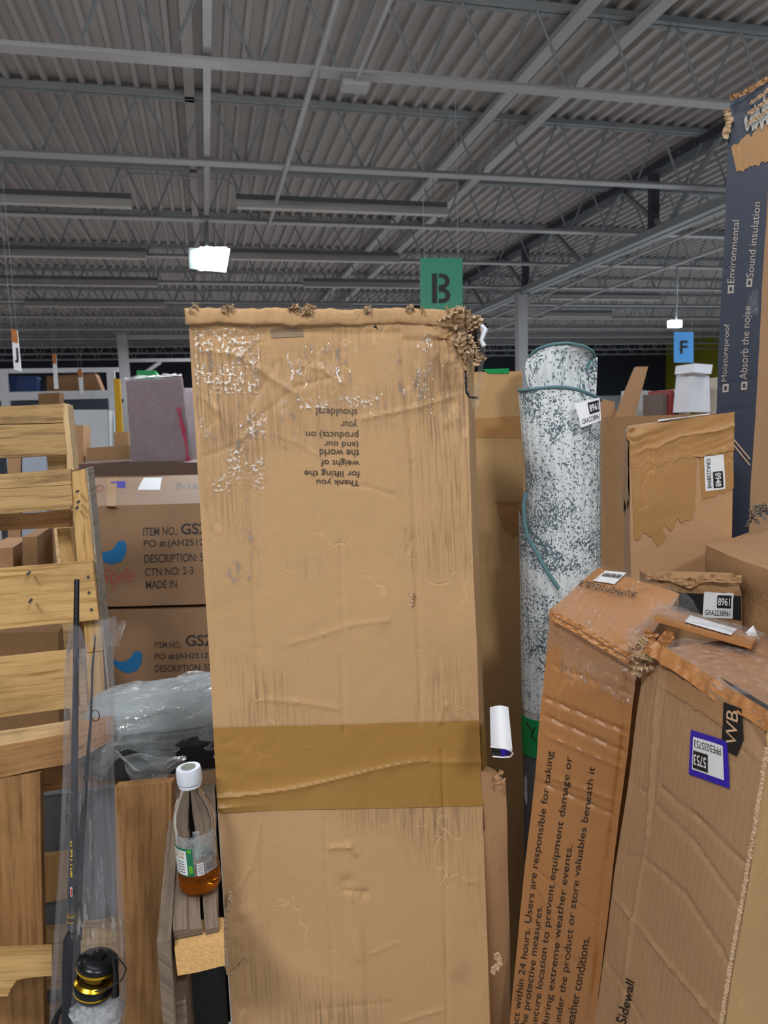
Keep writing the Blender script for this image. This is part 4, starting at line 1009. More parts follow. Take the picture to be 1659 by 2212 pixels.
fs += [(n0 + i, n0 + i + 1, n0 + NI + 2 + i, n0 + NI + 1 + i) for i in range(NI)]
mb.add(vs, fs, uv); mb.build('inner_turn', M_RUG, rug, smooth=True)
mb = MB(); mb.tube([vs[i] + V((0, -.002, .001)) for i in range(0, NI + 1, 2)] + [P(1272, 785, 1.595), P(1268, 800, 1.60)], .0032, 7); mb.build('edge_binding', M_TEAL, rug, smooth=True)
mb = MB(); pts = [rugpt(a, rimdrop(a) - .001, 1.01) for a in [math.pi * k / 24 for k in range(-2, 25)]][::-1]
pts += [rugpt(-.25, .07, 1.01), rugpt(-.3, .12, 1.01)]
mb.tube(pts, .0036, 7); mb.build('edge_binding', M_TEAL, rug, smooth=True)
mb = MB(); mb.tube([P(1136, 1065, 1.555), P(1131, 1090, 1.545), P(1133, 1130, 1.535), P(1140, 1160, 1.53), P(1165, 1205, 1.515), P(1185, 1240, 1.51), P(1207, 1272, 1.51)], .0046, 7); mb.build('edge_binding', M_TEAL, rug, smooth=True)
# the lower wrap, a touch wider than the roll above it
mb = MB(); vs = []; uv = []
for j in range(60):
    t = j / 59
    for i in range(31):
        a = math.pi * (.02 + .98 * i / 30) if False else math.pi * (1.05 - 1.0 * i / 30)
        s0 = .26 + .16 * (i / 30) * 1.2; s_ = s0 + (.72 - s0) * t
        p = rugpt(a, s_, 1.035); vs.append(p); uv.append((a * .08 + .7, s_))
mb.add(vs, [(j * 31 + i, (j + 1) * 31 + i, (j + 1) * 31 + i + 1, j * 31 + i + 1) for j in range(59) for i in range(30)], uv); mb.build('outer_wrap', M_RUG, rug, smooth=True)
mb = MB(); vs = []
for j in (0, 1):
    for i in range(21):
        a = math.pi * (1.08 - .75 * i / 20); vs.append(rugpt(a, .735 if j == 0 else .825, 1.05)); 
mb.add(vs, [(i, i + 21, i + 22, i + 1) for i in range(20)]); gt = mb.build('green_tape', M_GREEN2, rug, smooth=True)
mb = MB(); mb.tube([P(1137, 1560, 1.56), P(1148, 1578, 1.555), P(1155, 1572, 1.553), P(1146, 1592, 1.556), P(1158, 1600, 1.553)], .0018, 5); mb.build('marker_scrawl', M_INK, gt)
mb = MB(); vs = []; uv = []
for j in range(2):
    for i in range(41):
        a = 2 * math.pi * i / 40; vs.append(rugpt(a, .80 if j == 0 else Lr - .005, 1.02)); uv.append((a * .08, j))
mb.add(vs, [(i, i + 41, i + 42, i + 1) for i in range(40)], uv); mb.build('grey_backing', plain('grey_felt', '55585c', rough=.9, nz=.2, ns=60), rug, smooth=True)
lf = Face(P(1241, 873, 1.487), P(1296, 858, 1.492), P(1300, 907, 1.492), P(1256, 924, 1.485))
def lfpos(u, v, off=0, _f=lf): return _f.flat(u, v) + _f.n * (off - .010 * (u - .3) ** 2)
lf.pos = lfpos
asset_label(lf, [(1241, 873), (1296, 858), (1300, 907), (1256, 924)], rug, '8961', 'GRA2238961')

# ---- paper-topped box
q0 = [P(1358, 925, 1.54), P(1583, 893, 1.51), P(1580, 1230, 1.56), P(1364, 1330, 1.59)]
ft = [q0[0], q0[1], to_floor(q0[1], q0[2]), to_floor(q0[0], q0[3])]
bl = P(1300, 905, 1.68); bl.z = max(bl.z, ft[0].z); bl = PZ(1302, 903, ft[0].z + .005); 
if (bl - ft[0]).length > .5: bl = ft[0] + (bl - ft[0]).normalized() * .3
br = ft[1] + (bl - ft[0]) * .42
E_ = Carton([(ft[0], ft[3]), (ft[1], ft[2]), (br, V((br.x, br.y, 0))), (bl, V((bl.x, bl.y, 0)))], 'paper_topped_box', 'upright box with wrinkled brown tape draped over its top and sides', 'box', amp=.003, seed=31,
    crush=[(ft[0], .05, .012)], bends={})
E_.front.crease([(1545, 1010), (1550, 1230)], .0015, .002)
E_.body(M_CARDP, step=.009)
f = E_.front
def ew(x, y): return .004 * abs(noise.noise(V((x * 1.5 + y, y * 4 + x * 2, 4)))) + .0035 * math.exp(-abs(y - .62 + .30 * x - .05 * math.sin(x * 9)) / .03) * min(1, x * 3)
f.pxpatch('paper_tape', [(1355, 922), (1585, 890), (1584, 975), (1362, 1010)], M_TAPE2, E_.t, off=.002, nu=60, nv=34, wr=ew, jag=(0, 0, .006, 0), seed=3)
f.pxpatch('paper_tape', [(1362, 990), (1505, 975), (1498, 1118), (1370, 1165)], M_TAPE2, E_.t, off=.0015, nu=26, nv=26, wob=.0015, jag=(0, .012, .012, 0), seed=8)
f.pxpatch('paper_tape', [(1395, 1140), (1430, 1140), (1440, 1160), (1420, 1182)], M_TAPE2, E_.t, off=.0012, nu=6, nv=6)
f.pxpatch('paper_tape', [(1512, 980), (1583, 972), (1583, 1055), (1516, 1080)], M_TAPE2, E_.t, off=.0015, nu=10, nv=10, jag=(0, 0, .01, .005), seed=6)
f = E_.left
f.patch('paper_tape', [(.0, 0), (1, 0), (1, .10), (.0, .15)], M_TAPE2, E_.t, off=.002, nu=24, nv=14, wob=.006, jag=(0, 0, .03, 0), seed=9)
asset_label(E_.front, [(1562, 982), (1565, 1056), (1523, 1061), (1520, 986)], E_.t, '8948', 'GRA2238948')
E_.top.patch('loose_paper', [(.35, .15), (.8, .1), (.82, .7), (.3, .8)], M_WHITE, E_.t, off=.004, nu=8, nv=6, wob=.004)

# ---- tall navy box
q = [P(1577, 210, 1.84), P(1672, 168, 1.78), P(1621, 1085, 1.78), P(1537, 1110, 1.86)]
q[2] = to_floor(q[1], q[2]); q[3] = to_floor(q[0], q[3]); bk = V((.38, .30, 0))
rt = q[1] + V((.42, .20, .02)); rb = q[2] + V((.42, .20, 0)); lt = q[0] + V((.40, .24, .02)); lb = q[3] + V((.40, .24, 0))
D = Carton([(q[0], q[3]), (q[1], q[2]), (rt, rb), (lt, lb)], 'tall_navy_box', 'very tall navy printed carton leaning at the right edge, torn at the top', 'box', amp=.002, seed=41, crush=[(q[0], .08, .012)])
f = D.front
for pts in ([(1560, 586), (1640, 556)], [(1550, 835), (1630, 820)], [(1546, 890), (1620, 880)]): f.crease(pts, .002, .003)
D.body(M_CARDP, step=.012, mats={0: M_NAVY}, fine={0: .006})
def rt_(x0, y0, x1, y1, w):     # print running up the box: baseline from (x0,y0) up to (x1,y1), height w towards the left
    return [(x1 - w, y1), (x1, y1), (x0, y0), (x0 - w, y0)]
def up(s_, xb, yb_, xt, yt, h): return [(xb - h, yb_), (xt - h, yt), (xt, yt), (xb, yb_)]
for s_, a in (('Environmental', (1586, 612, 1596, 476, 15)), ('Sound insulation', (1628, 600, 1642, 437, 16)), ('Moistureproof', (1573, 824, 1580, 700, 15)), ('Absorb the noise', (1613, 820, 1622, 662, 16))):
    f.text(s_, up(s_, *a), M_TAN, D.t)
for (x, y) in ((1573, 626), (1613, 612), (1561, 839), (1601, 834)):
    r_ = f.pxpatch('print_icon', [(x, y - 9), (x + 13, y - 10), (x + 12, y + 8), (x - 1, y + 9)], M_TAN, D.t, off=.0012, nu=2, nv=2)
    f.pxpatch('icon_mark', [(x + 3, y - 5), (x + 9, y - 5), (x + 9, y + 4), (x + 3, y + 4)], M_NAVY, r_, off=.0018, nu=2, nv=2)
f.pxpatch('kraft_tape', [(1580, 318), (1668, 255), (1668, 345), (1592, 372)], M_CARDW, D.t, off=.0018, nu=16, nv=10, jag=(.01, 0, .004, .02), seed=5)
f.pxpatch('torn_layer', [(1608, 262), (1668, 205), (1668, 268), (1612, 282)], plain('torn_grey', '9a9a98', nz=.25, ns=60, bmp=.004), D.t, off=.004, nu=20, nv=14, wob=.006, jag=(.02, 0, .01, .03), seed=8)
for k in range(3): ribbon('torn_edge', M_TORN, D.t, [P(1612 + k * 4, 268 - k * 22, 1.80), P(1640, 250 - k * 20, 1.78), P(1668, 232 - k * 22, 1.765)], .008, seed=30 + k, n=24)
ribbon('torn_edge', M_TORN, D.t, [P(1568, 235, 1.825), P(1575, 255, 1.825), P(1568, 300, 1.825)], .016, seed=51, n=24, jag=.5)
ribbon('torn_edge', M_CARDW, D.t, [P(1577, 212, 1.815), P(1600, 205, 1.80), P(1630, 188, 1.79), P(1668, 165, 1.78)], .012, seed=53, n=30, jag=.4)
f.pxpatch('clear_tape', [(1618, 640), (1640, 628), (1638, 682), (1612, 680)], M_CLEAR2, D.t, off=.003, nu=14, nv=18, wob=.006, jag=(.01, .02, .01, .02))
mb = MB()
for dy in (0, 12):
    a = f.uv(1586, 950 + dy); b = f.uv(1621, 992 + dy * 1.1); mb.tube([f.pos(*a, .001), f.pos(*b, .001)], .0014, 4)
mb.build('gold_line', M_TANL, D.t)

# ---- box with the black band (behind the leaning boxes)
q = [P(1394, 1243, 1.38), P(1602, 1252, 1.27), P(1602, 1420, 1.29), P(1400, 1420, 1.40)]
q[2] = to_floor(q[1], q[2]); q[3] = to_floor(q[0], q[3]); bk = V((.02, .05, 0))
G = Carton([(q[0], q[3]), (q[1], q[2]), (q[1] + bk, q[2] + bk), (q[0] + bk, q[3] + bk)], 'cardboard_box', 'crumpled-top brown box with a black band and white number sticker', 'box', amp=.003, seed=55,
    crush=[(q[0].lerp(q[1], t), .035, .012) for t in (.1, .3, .5, .7, .9)])
G.body(M_CARDW, step=.006)
f = G.front
f.pxpatch('black_band', [(1455, 1280), (1601, 1288), (1601, 1341), (1462, 1318)], M_DARKBACK, G.t, off=.0015, nu=14, nv=6)
asset_label(f, [(1522, 1279), (1585, 1281), (1582, 1337), (1517, 1334)], G.t, '8961', 'GRA2238961')
for k in range(2): ribbon('torn_edge', M_CARDW, G.t, [P(1396, 1240 + k * 6, 1.372), P(1450, 1244 + k * 6, 1.342), P(1490, 1262 + k * 5, 1.32), P(1520, 1246 + k * 6, 1.303), P(1602, 1248 + k * 6, 1.26)], .008, seed=60 + k, n=70, jag=.3, curl=.3, freq=.25)

# ---- big box at the right edge
q = [P(1524, 1178, 1.46), P(1800, 1290, 1.24), P(1800, 1600, 1.30), P(1520, 1420, 1.52)]
zt = q[0].z; q[1] = PZ(1800, 1290, zt); q[3] = V((q[0].x, q[0].y, 0)); q[2] = V((q[1].x, q[1].y, 0)); bk = PZ(1657, 1140, zt) - q[0]
H_ = Carton([(q[0], q[3]), (q[1], q[2]), (q[1] + bk, q[2] + bk), (q[0] + bk, q[3] + bk)], 'cardboard_box', 'large brown box at the right edge with creased upper edge, below the navy box', 'box', amp=.004, seed=61,
    bends={0: lambda u, v: .008 * math.sin(v * 60 + u * 3) * math.exp(-v * 12)})
H_.body(M_CARDW, step=.009)
crumple('torn_corner', plain('torn_grey_brown', '7d7268', nz=.3, ns=60), H_.t, P(1645, 1118, 1.60), (.05, .02, .04), seed=17, n=9, rough=.8)

# ---- leaning box with the long safety text
q = [P(1190, 1318, 1.22), P(1378, 1418, 1.15), P(1286, 2212, 1.23), P(1101, 2212, 1.31)]
q[3] = to_floor(q[0], q[3]); q[2] = to_floor(q[1], q[2])
bkl = P(1293, 1226, 1.38) - q[0]; bkr = P(1466, 1282, 1.31) - q[1]
B = Carton([(q[0], q[3]), (q[1], q[2]), (q[1] + bkr, q[2] + V((bkr.x, bkr.y, 0))), (q[0] + bkl, q[3] + V((bkl.x, bkl.y, 0)))], 'leaning_cardboard_box', 'long leaning box covered in printed safety text, its top wrapped in clear plastic', 'box', amp=.003, seed=71,
    crush=[(q[1], .05, .02), (q[0], .03, .008)])
f = B.front
for pts, d, w in [([(1178, 1510), (1360, 1585)], .003, .003), ([(1178, 1550), (1350, 1625)], .003, .003), ([(1180, 1590), (1345, 1660)], -.002, .003), ([(1200, 1440), (1365, 1500)], .002, .003), ([(1160, 1690), (1320, 1760)], .0025, .003),
    ([(1190, 1680), (1330, 1730)], -.002, .003), ([(1165, 1915), (1205, 2000), (1235, 2200)], -.002, .002), ([(1160, 1880), (1290, 1985)], .0015, .002), ([(1357, 1400), (1342, 1600), (1318, 1800), (1294, 2000), (1274, 2212)], .0022, .0025), ([(1150, 1990), (1270, 2100)], .0015, .002)]: f.crease(pts, d * 1.6, w * .8)
B.body(M_CARDT, step=.012, fine={0: .0036, 'top': .005})
bt = B.t
for k in range(2):
    ribbon('flap_edge', M_CARDT, B.t, [P(1190 + k * 2, 1322 + k * 13, 1.205), P(1250, 1352 + k * 14, 1.175), P(1310, 1388 + k * 14, 1.155), P(1362 - k * 4, 1418 + k * 12, 1.135)], .007, seed=70 + k, n=60, jag=.15, curl=.4, freq=.2)
def uptext(f, s_, xb, yb_, xt, yt, h, par, mat=M_INK, bold=.0, shear=.15): f.text(s_, up(s_, xb, yb_, xt, yt, h), mat, par, bold=bold, shear=shear)
uptext(f, 'product within 24 hours. Users are responsible for taking', 1118, 2275, 1199, 1623, 19, bt)
uptext(f, 'the protective measures.', 1143, 2225, 1178, 1956, 19, bt)
uptext(f, 'a secure location to prevent equipment damage or', 1163, 2240, 1239, 1634, 19, bt)
uptext(f, 'during extreme weather events.', 1189, 2222, 1242, 1826, 19, bt)
uptext(f, 'Do not stand under the product or store valuables beneath it', 1196, 2370, 1289, 1657, 19, bt)
uptext(f, 'in severe weather conditions.', 1222, 2330, 1275, 2024, 19, bt)
ft_ = B.top
ft_.pxpatch('barcode_sticker', [(1308, 1236), (1352, 1240), (1328, 1266), (1281, 1259)], M_WHITE, bt, off=.0035, nu=4, nv=4)
for k in range(9):
    x = 1306 + k * 4.2; ft_.pxpatch('barcode_bar', [(x, 1242 + k * .4), (x + (2.6 if k % 3 else 1.4), 1242 + k * .4), (x - 3, 1250 + k * .5), (x - 6, 1249 + k * .5)], M_INK, bt, off=.0045, nu=1, nv=1)
ft_.text('SKU:MHZP1212-LBL-B', [(1370, 1300), (1250, 1272), (1255, 1259), (1376, 1287)], M_INK, bt, off=.006)
ft_.patch('clear_wrap', [(-.03, -.03), (1.03, -.03), (1.04, 1.03), (-.03, 1.03)], M_CLEAR, bt, off=.005, nu=40, nv=30, wob=.004)
f.patch('clear_wrap', [(-.02, -.003), (1.03, -.003), (1.0, .075), (-.02, .05)], M_CLEAR2, bt, off=.004, nu=50, nv=24, wob=.008, jag=(0, 0, .02, 0), seed=3)
mb = MB(); vs = []; N = 30                                # bunched plastic along the right rim of the top
for i in range(N + 1):
    t = i / N; p = P(1476 - 130 * t, 1280 + 92 * t, 1.27 - .12 * t)
    for k in range(6): vs.append(p + V((.004 * k, -.003 * k, -.006 * k)) + noise.noise_vector(V((t * 14, k * .8, 2))) * .009)
mb.add(vs, [(i * 6 + k, (i + 1) * 6 + k, (i + 1) * 6 + k + 1, i * 6 + k + 1) for i in range(N) for k in range(5)]); mb.build('plastic_bunch', M_CLEAR2, bt, smooth=True)
f.pxpatch('clear_tape', [(1215, 1400), (1330, 1440), (1310, 1500), (1205, 1470)], M_CLEAR, bt, off=.002, nu=20, nv=14, wob=.003)

# ---- box with the violet sticker
q = [P(1394, 1405, 1.06), P(1668, 1572, .81), P(1552, 2330, .85), P(1284, 2212, 1.14)]
q[3] = to_floor(q[0], q[3]); q[2] = to_floor(q[1], q[2])
bR, bL = P(1900, 1560, .93) - q[1], P(1640, 1372, 1.20) - q[0]
C = Carton([(q[0], q[3]), (q[1], q[2]), (q[1] + bR, q[2] + V((bR.x, bR.y, 0))), (q[0] + bL, q[3] + V((bL.x, bL.y, 0)))], 'leaning_cardboard_box', 'large leaning box at lower right with violet number sticker and black WB mark', 'box', amp=.003, seed=81,
    crush=[(q[0], .05, .022), (q[1], .04, .012)])
f = C.front
for pts, d, w in [([(1425, 1420), (1397, 1800), (1367, 2000), (1334, 2212)], -.003, .004), ([(1440, 1440), (1405, 1760), (1385, 1900)], .002, .003),
    ([(1425, 1480), (1560, 1560), (1640, 1640)], -.002, .003), ([(1425, 1700), (1510, 1770), (1606, 1865)], .003, .003), ([(1412, 1735), (1500, 1820), (1596, 1955)], .003, .003), ([(1392, 1855), (1480, 1930), (1560, 2050), (1590, 2110)], .003, .003),
    ([(1324, 1935), (1367, 1985), (1450, 2090), (1520, 2170), (1560, 2212)], -.003, .003), ([(1340, 1840), (1385, 1850)], .002, .002), ([(1310, 2080), (1345, 2130), (1390, 2212)], .002, .003), ([(1365, 1690), (1410, 1725)], .002, .002)]: f.crease(pts, d * 1.3, w * .7)
C.body(cardboard('kraft_c', 'a58465', dirt=.1, crease=.3, flute=.3), step=.012, fine={0: .0038, 'top': .006}, mats={'top': M_CARDT, 1: M_CARD2})
ct = C.t
asset_label(f, [(1582, 1706), (1492, 1674), (1496, 1577), (1576, 1604)], ct, '5753', 'PPE5035753', border=M_PURPLE, lab='violet-bordered sticker')
q_ = [f.uv(1566, 1516), f.uv(1606, 1532), f.uv(1612, 1600), f.uv(1596, 1636), f.uv(1562, 1618), f.uv(1566, 1560)]
mb = MB(); vs = [f.pos(u, v, .0018) for u, v in q_]; mb.add(vs, [(5, 4, 3, 2, 1, 0)]); wb = mb.build('black_mark', M_DARKBACK, ct)
f.text('WB', up('', 1600, 1606, 1600, 1535, 25), M_TANL, wb, off=.0028, shear=.3, bold=.0)
uptext(f, 'Sidewall', 1352, 2214, 1374, 2112, 20, ct, shear=.5, bold=.01)
f.patch('paper_tape', [f.uv(1440, 1445), f.uv(1572, 1525), f.uv(1566, 1572), f.uv(1440, 1492)], M_CARDW, ct, off=.0012, nu=20, nv=8, jag=(.004, 0, .006, 0))
# ragged corner flutes down the right corner
ribbon('fluted_edge', M_TORN, ct, [P(1657, 1615, .812), P(1628, 1800, .82), P(1600, 1960, .83), P(1572, 2120, .84), P(1555, 2230, .845)], .0042, seed=5, n=220, jag=.5, curl=.5, freq=.9)
ribbon('crushed_rim', M_CARDT, ct, [P(1398, 1395, 1.04), P(1470, 1440, .98), P(1560, 1500, .90), P(1668, 1562, .81)], .022, seed=6, n=80, jag=.12, curl=.18, freq=.16)
crumple('torn_corner', M_TORN, ct, P(1386, 1415, 1.05), (.015, .02, .04), seed=23, n=9, rough=1.2)
tp = C.top
tp.patch('clear_wrap', [(-.02, .0), (1.02, .0), (1.02, 1.0), (-.02, 1.0)], M_CLEAR2, ct, off=.006, nu=60, nv=40, wob=.010)
tp.patch('torn_gap_shade', [(.5, .86), (1.0, .84), (1.0, .92), (.62, .90)], M_DARKBACK, ct, off=.009, nu=12, nv=3)  # shade of the gap as a near-black patch, no opening cut
crumple('torn_flap', M_CARDT, ct, P(1425, 1385, 1.08), (.06, .03, .004), seed=29, n=3, rough=.3)
# flat wrapped package lying along the tops
q = [P(1428, 1312, 1.22), P(1640, 1372, 1.16), P(1622, 1392, 1.08), P(1412, 1332, 1.14)]
pk = Carton([(q[3], q[3] - V((0, 0, .007))), (q[2], q[2] - V((0, 0, .007))), (q[1], q[1] - V((0, 0, .007))), (q[0], q[0] - V((0, 0, .007)))], 'flat_package', 'flat plastic-wrapped package with a white label lying between the two leaning boxes', 'package', amp=.003, seed=91)
pk.body(M_CARDT, step=.008)
pk.top.patch('white_label', [(.30, .1), (.78, .1), (.78, .8), (.30, .8)], M_WHITE, pk.t, off=.002, nu=6, nv=4)
pk.top.patch('clear_wrap', [(-.04, -.05), (1.04, -.05), (1.04, 1.05), (-.04, 1.05)], M_CLEAR2, pk.t, off=.005, nu=40, nv=12, wob=.012)
mb = MB(); mb.slab([P(1628, 1352, 1.15), P(1640, 1380, 1.15), P(1622, 1380, 1.14), P(1612, 1368, 1.14)], V((0, .002, 0))); mb.build('folded_tag', M_WHITE, pk.t)

# ---- goods in the right distance
simple_box('cardboard_box', 'slim brown box leaning in the right distance with printed dots', 'box', [(1372, 792), (1400, 792), (1372, 900), (1328, 900)], 4.5, .12, M_CARDP, skew=V((.5, .9, 0)))
bx = simple_box('white_foam_block', 'upright white wrapped foam piece below the light blue F sign', 'foam packing', [(1498, 806), (1532, 812), (1534, 890), (1490, 890)], 4.0, .15, plain('foam', 'd4d9e4', nz=.1, ns=8))
bx = simple_box('white_foam_block', 'white cap of foam standing on the wrapped foam piece', 'foam packing', [(1500, 785), (1540, 788), (1536, 808), (1497, 804)], 3.95, .16, plain('foam_top', 'dfe6f2'))
simple_box('wrapped_bundle', 'brown and white bundle beside the wrapped foam piece', 'bundle', [(1530, 835), (1550, 815), (1552, 905), (1526, 905)], 4.3, .1, plain('bundle_mix', 'b0a498', nz=.5, ns=9))
for k, (x0, w, h, m_, lab) in enumerate([(1432, 10, 850, 'plain:5a4a44', 'thin dark box'), (1444, 12, 842, 'plain:8a3030', 'thin red box'), (1456, 9, 848, 'plain:50403c', 'thin brown box'), (1466, 13, 840, 'plain:c9b898', 'cream box, taller one'), (1480, 11, 846, 'plain:d8cdb8', 'cream box, shorter one')]):
    simple_box('slim_box', lab + ' in the little upright row under the F sign', 'box', [(x0, h), (x0 + w - 1, h), (x0 + w - 1, 905), (x0, 905)], 4.2, .2, plain('slim' + str(k), m_[6:]), group='slim boxes under the F sign')
simple_box('clear_bag', 'pale translucent bag to the right of the slim leaning box', 'bag', [(1378, 842), (1412, 845), (1416, 900), (1376, 900)], 4.8, .2, plain('pale_bag', 'c4c9c9', nz=.2, ns=8))
simple_box('cardboard_box', 'pinkish box low at the left foot of the slim leaning box', 'box', [(1300, 862), (1328, 868), (1332, 905), (1300, 905)], 4.6, .2, M_CARDP)
rt = [P(1296, 900, 5.2), P(1560, 895, 5.2)]
mb = MB(); mb.box((P(1290, 900, 4.4).x - .3, 3.4, 0), (P(1560, 900, 4.4).x + .5, 4.9, P(1400, 898, 4.0).z)); t = thing('pallet_load', 'low grey stack of goods carrying the distant boxes on the right', 'pallet load', (1.8, 4, 0)); mb.build('load_body', M_CARDW, t)

# ================================================================== LEFT: PALLETS
def slabpart(name, px, d, th, mat, par, n=10, rot=False, wav=.0012, dirv=None):
    """a board: front face TL TR BR BL in picture coordinates, extruded back by th; rough-sawn edges, grain along the board"""
    q = [P(a, b, d[i] if isinstance(d, (list, tuple)) else d) for i, (a, b) in enumerate(px)]
    n_ = (q[1] - q[0]).cross(q[3] - q[0]).normalized()      # away from camera
    if n_.y < 0 and dirv is None: n_ = -n_
    bkv = dirv if dirv is not None else n_ * th
    W = (q[1] - q[0]).length; H = (q[3] - q[0]).length; mb = MB(); horiz = W > H
    N = 16; M2 = 5; ox, oy = random.random() * 9, random.random() * 9
    def pt(u, v): return q[0] * (1 - u) * (1 - v) + q[1] * u * (1 - v) + q[2] * u * v + q[3] * (1 - u) * v
    nu, nv = (N, M2) if horiz else (M2, N)
    def uvf(u, v, e=0): return (u * W + ox, v * H + oy + e) if horiz else (v * H + ox, u * W + oy + e)
    fr = []; bk_ = []
    for j in range(nv + 1):
        for i in range(nu + 1):
            u, v = i / nu, j / nv; p = pt(u, v); w = noise.noise_vector(p * 22) * wav
            fr.append(p + w); bk_.append(p + bkv + w)
    L = nu + 1; uv = [uvf(i / nu, j / nv) for j in range(nv + 1) for i in range(nu + 1)]
    idx = lambda i, j: j * L + i
    mb.add(fr, [(idx(i, j), idx(i, j + 1), idx(i + 1, j + 1), idx(i + 1, j)) for j in range(nv) for i in range(nu)], uv)
    mb.add(bk_, [(idx(i, j), idx(i + 1, j), idx(i + 1, j + 1), idx(i, j + 1)) for j in range(nv) for i in range(nu)], uv)
    rim = [(i, 0) for i in range(nu)] + [(nu, j) for j in range(nv)] + [(i, nv) for i in range(nu, 0, -1)] + [(0, j) for j in range(nv, 0, -1)]
    for k in range(len(rim)):
        a = rim[k]; b = rim[(k + 1) % len(rim)]; A_, B_ = fr[idx(*a)], fr[idx(*b)]; C_, D_ = bk_[idx(*b)], bk_[idx(*a)]
        ua = uvf(a[0] / nu, a[1] / nv); ub = uvf(b[0] / nu, b[1] / nv)
        mb.add([A_, B_, C_, D_], [(0, 1, 2, 3)], [ua, ub, (ub[0], ub[1] + bkv.length), (ua[0], ua[1] + bkv.length)])
    return mb.build(name, mat, par)
# farthest pallet
t = thing('wooden_pallet', 'farthest upright wooden pallet at left, only its pale top boards showing', 'pallet', P(0, 1400, 2.1) * 1.0, 'upright wooden pallets on the left')
d2 = (2.0, 2.1, 2.1, 2.0)
slabpart('deck_board', [(-300, 890), (135, 872), (138, 912), (-300, 925)], d2, .02, M_WOODB, t)
slabpart('deck_board', [(-300, 928), (138, 914), (145, 982), (-300, 1003)], d2, .02, M_WOODB, t)
slabpart('stringer', [(134, 870), (146, 874), (160, 1015), (146, 1020)], (2.1, 2.105, 2.105, 2.1), .09, M_WOODL, t, dirv=V((0, .09, 0)))
slabpart('cross_block', [(100, 983), (140, 981), (146, 1015), (104, 1016)], 2.16, .05, M_WOODL, t)
slabpart('deck_board', [(-300, 1060), (150, 1040), (152, 1100), (-300, 1130)], 2.12, .02, M_WOODB, t)
mb = MB(); a = P(138, 1020, 2.14); mb.box((a.x - .04, a.y, 0), (a.x + .01, a.y + .09, a.z)); mb.build('stringer', M_WOODL, t)
# middle pallet
t = thing('wooden_pallet', 'large upright pallet of wide horizontal boards behind the fishing rods', 'pallet', P(0, 1500, 1.6), 'upright wooden pallets on the left')
dd = (1.47, 1.57, 1.57, 1.47)
slabpart('deck_board', [(-420, 1055), (152, 1013), (154, 1046), (-420, 1080)], dd, .018, M_WOODB, t)
slabpart('deck_board', [(-420, 1082), (154, 1048), (157, 1092), (-420, 1125)], dd, .018, M_WOODB, t)
slabpart('stringer', [(150, 1022), (184, 1012), (223, 1405), (186, 1410)], (1.575, 1.58, 1.57, 1.565), .085, M_WOODA, t, dirv=V((0, .085, 0)))
a, b = P(184, 1012, 1.58) + V((.001, 0, 0)), P(223, 1405, 1.57) + V((.001, 0, 0)); bb_ = V((0, .087, 0)); e_ = b + (b - a) * 1.8
mb = MB(); mb.slab([a, a + bb_, e_ + bb_, e_], V((.004, 0, 0))); mb.build('stringer_edge', wood('pallet_edge', '9a9184', '7b7266', .2, knots=False), t)
slabpart('deck_board', [(-420, 1262), (199, 1211), (214, 1338), (-420, 1402)], (1.44, 1.55, 1.55, 1.44), .018, M_WOODA, t)
slabpart('deck_board', [(-420, 1462), (160, 1405), (170, 1527), (-420, 1605)], (1.43, 1.54, 1.54, 1.43), .018, M_WOODA, t)
slabpart('rear_board', [(-420, 1135), (150, 1103), (152, 1138), (-420, 1170)], 1.64, .018, M_WOODC, t)
slabpart('inner_stringer', [(122, 1142), (150, 1140), (164, 1214), (132, 1216)], 1.68, .05, M_WOODA, t)
slabpart('inner_stringer', [(168, 1340), (200, 1338), (206, 1400), (172, 1402)], 1.66, .05, M_WOODC, t)
slabpart('rear_board', [(-420, 1690), (215, 1610), (218, 1700), (-420, 1790)], 1.62, .018, M_WOODC, t)
slabpart('stringer', [(186, 1412), (222, 1407), (302, 2800), (262, 2810)], (1.565, 1.57, 1.67, 1.66), .085, M_WOODA, t)
for k, (x, y) in enumerate([(190, 1246), (192, 1280), (197, 1317), (166, 1062), (168, 1085), (165, 1098), (60, 1240), (64, 1300), (150, 1440), (152, 1490)]):
    mb = MB(); c_ = P(x, y, 1.545 if x > 140 else 1.49); mb.lathe(c_, (0.05, -1, 0), [(0, .002), (.0028, .001), (.003, -.02)], 8); mb.build('nail', M_SOOT, t)
# brown cartons behind it
simple_box('cardboard_box', 'dull brown carton seen through the gaps of the large upright pallet', 'box', [(-260, 1372), (126, 1365), (128, 1700), (-250, 1720)], 2.45, .3, M_CARDD, floor=0)
simple_box('cardboard_box', 'pale box seen through the pallet gap with a white lid', 'box', [(48, 1160), (80, 1158), (82, 1240), (50, 1240)], 2.9, .3, M_CARDW, floor=0)
simple_box('cardboard_box', 'tan box with a red dot seen through the pallet gap', 'box', [(84, 1135), (150, 1132), (150, 1300), (84, 1300)], 3.4, .3, M_CARTON, floor=0)
simple_box('cardboard_box', 'small white and black topped box at the far left gap of the pallet', 'box', [(-30, 1185), (28, 1182), (30, 1300), (-30, 1300)], 2.9, .3, M_CARDP, floor=0)
simple_box('white_appliance', 'blue-grey bin behind the top of the farthest pallet', 'bin', [(48, 985), (100, 984), (100, 1060), (48, 1060)], 4.0, .3, plain('bluegrey', '98a2b4'), floor=0)
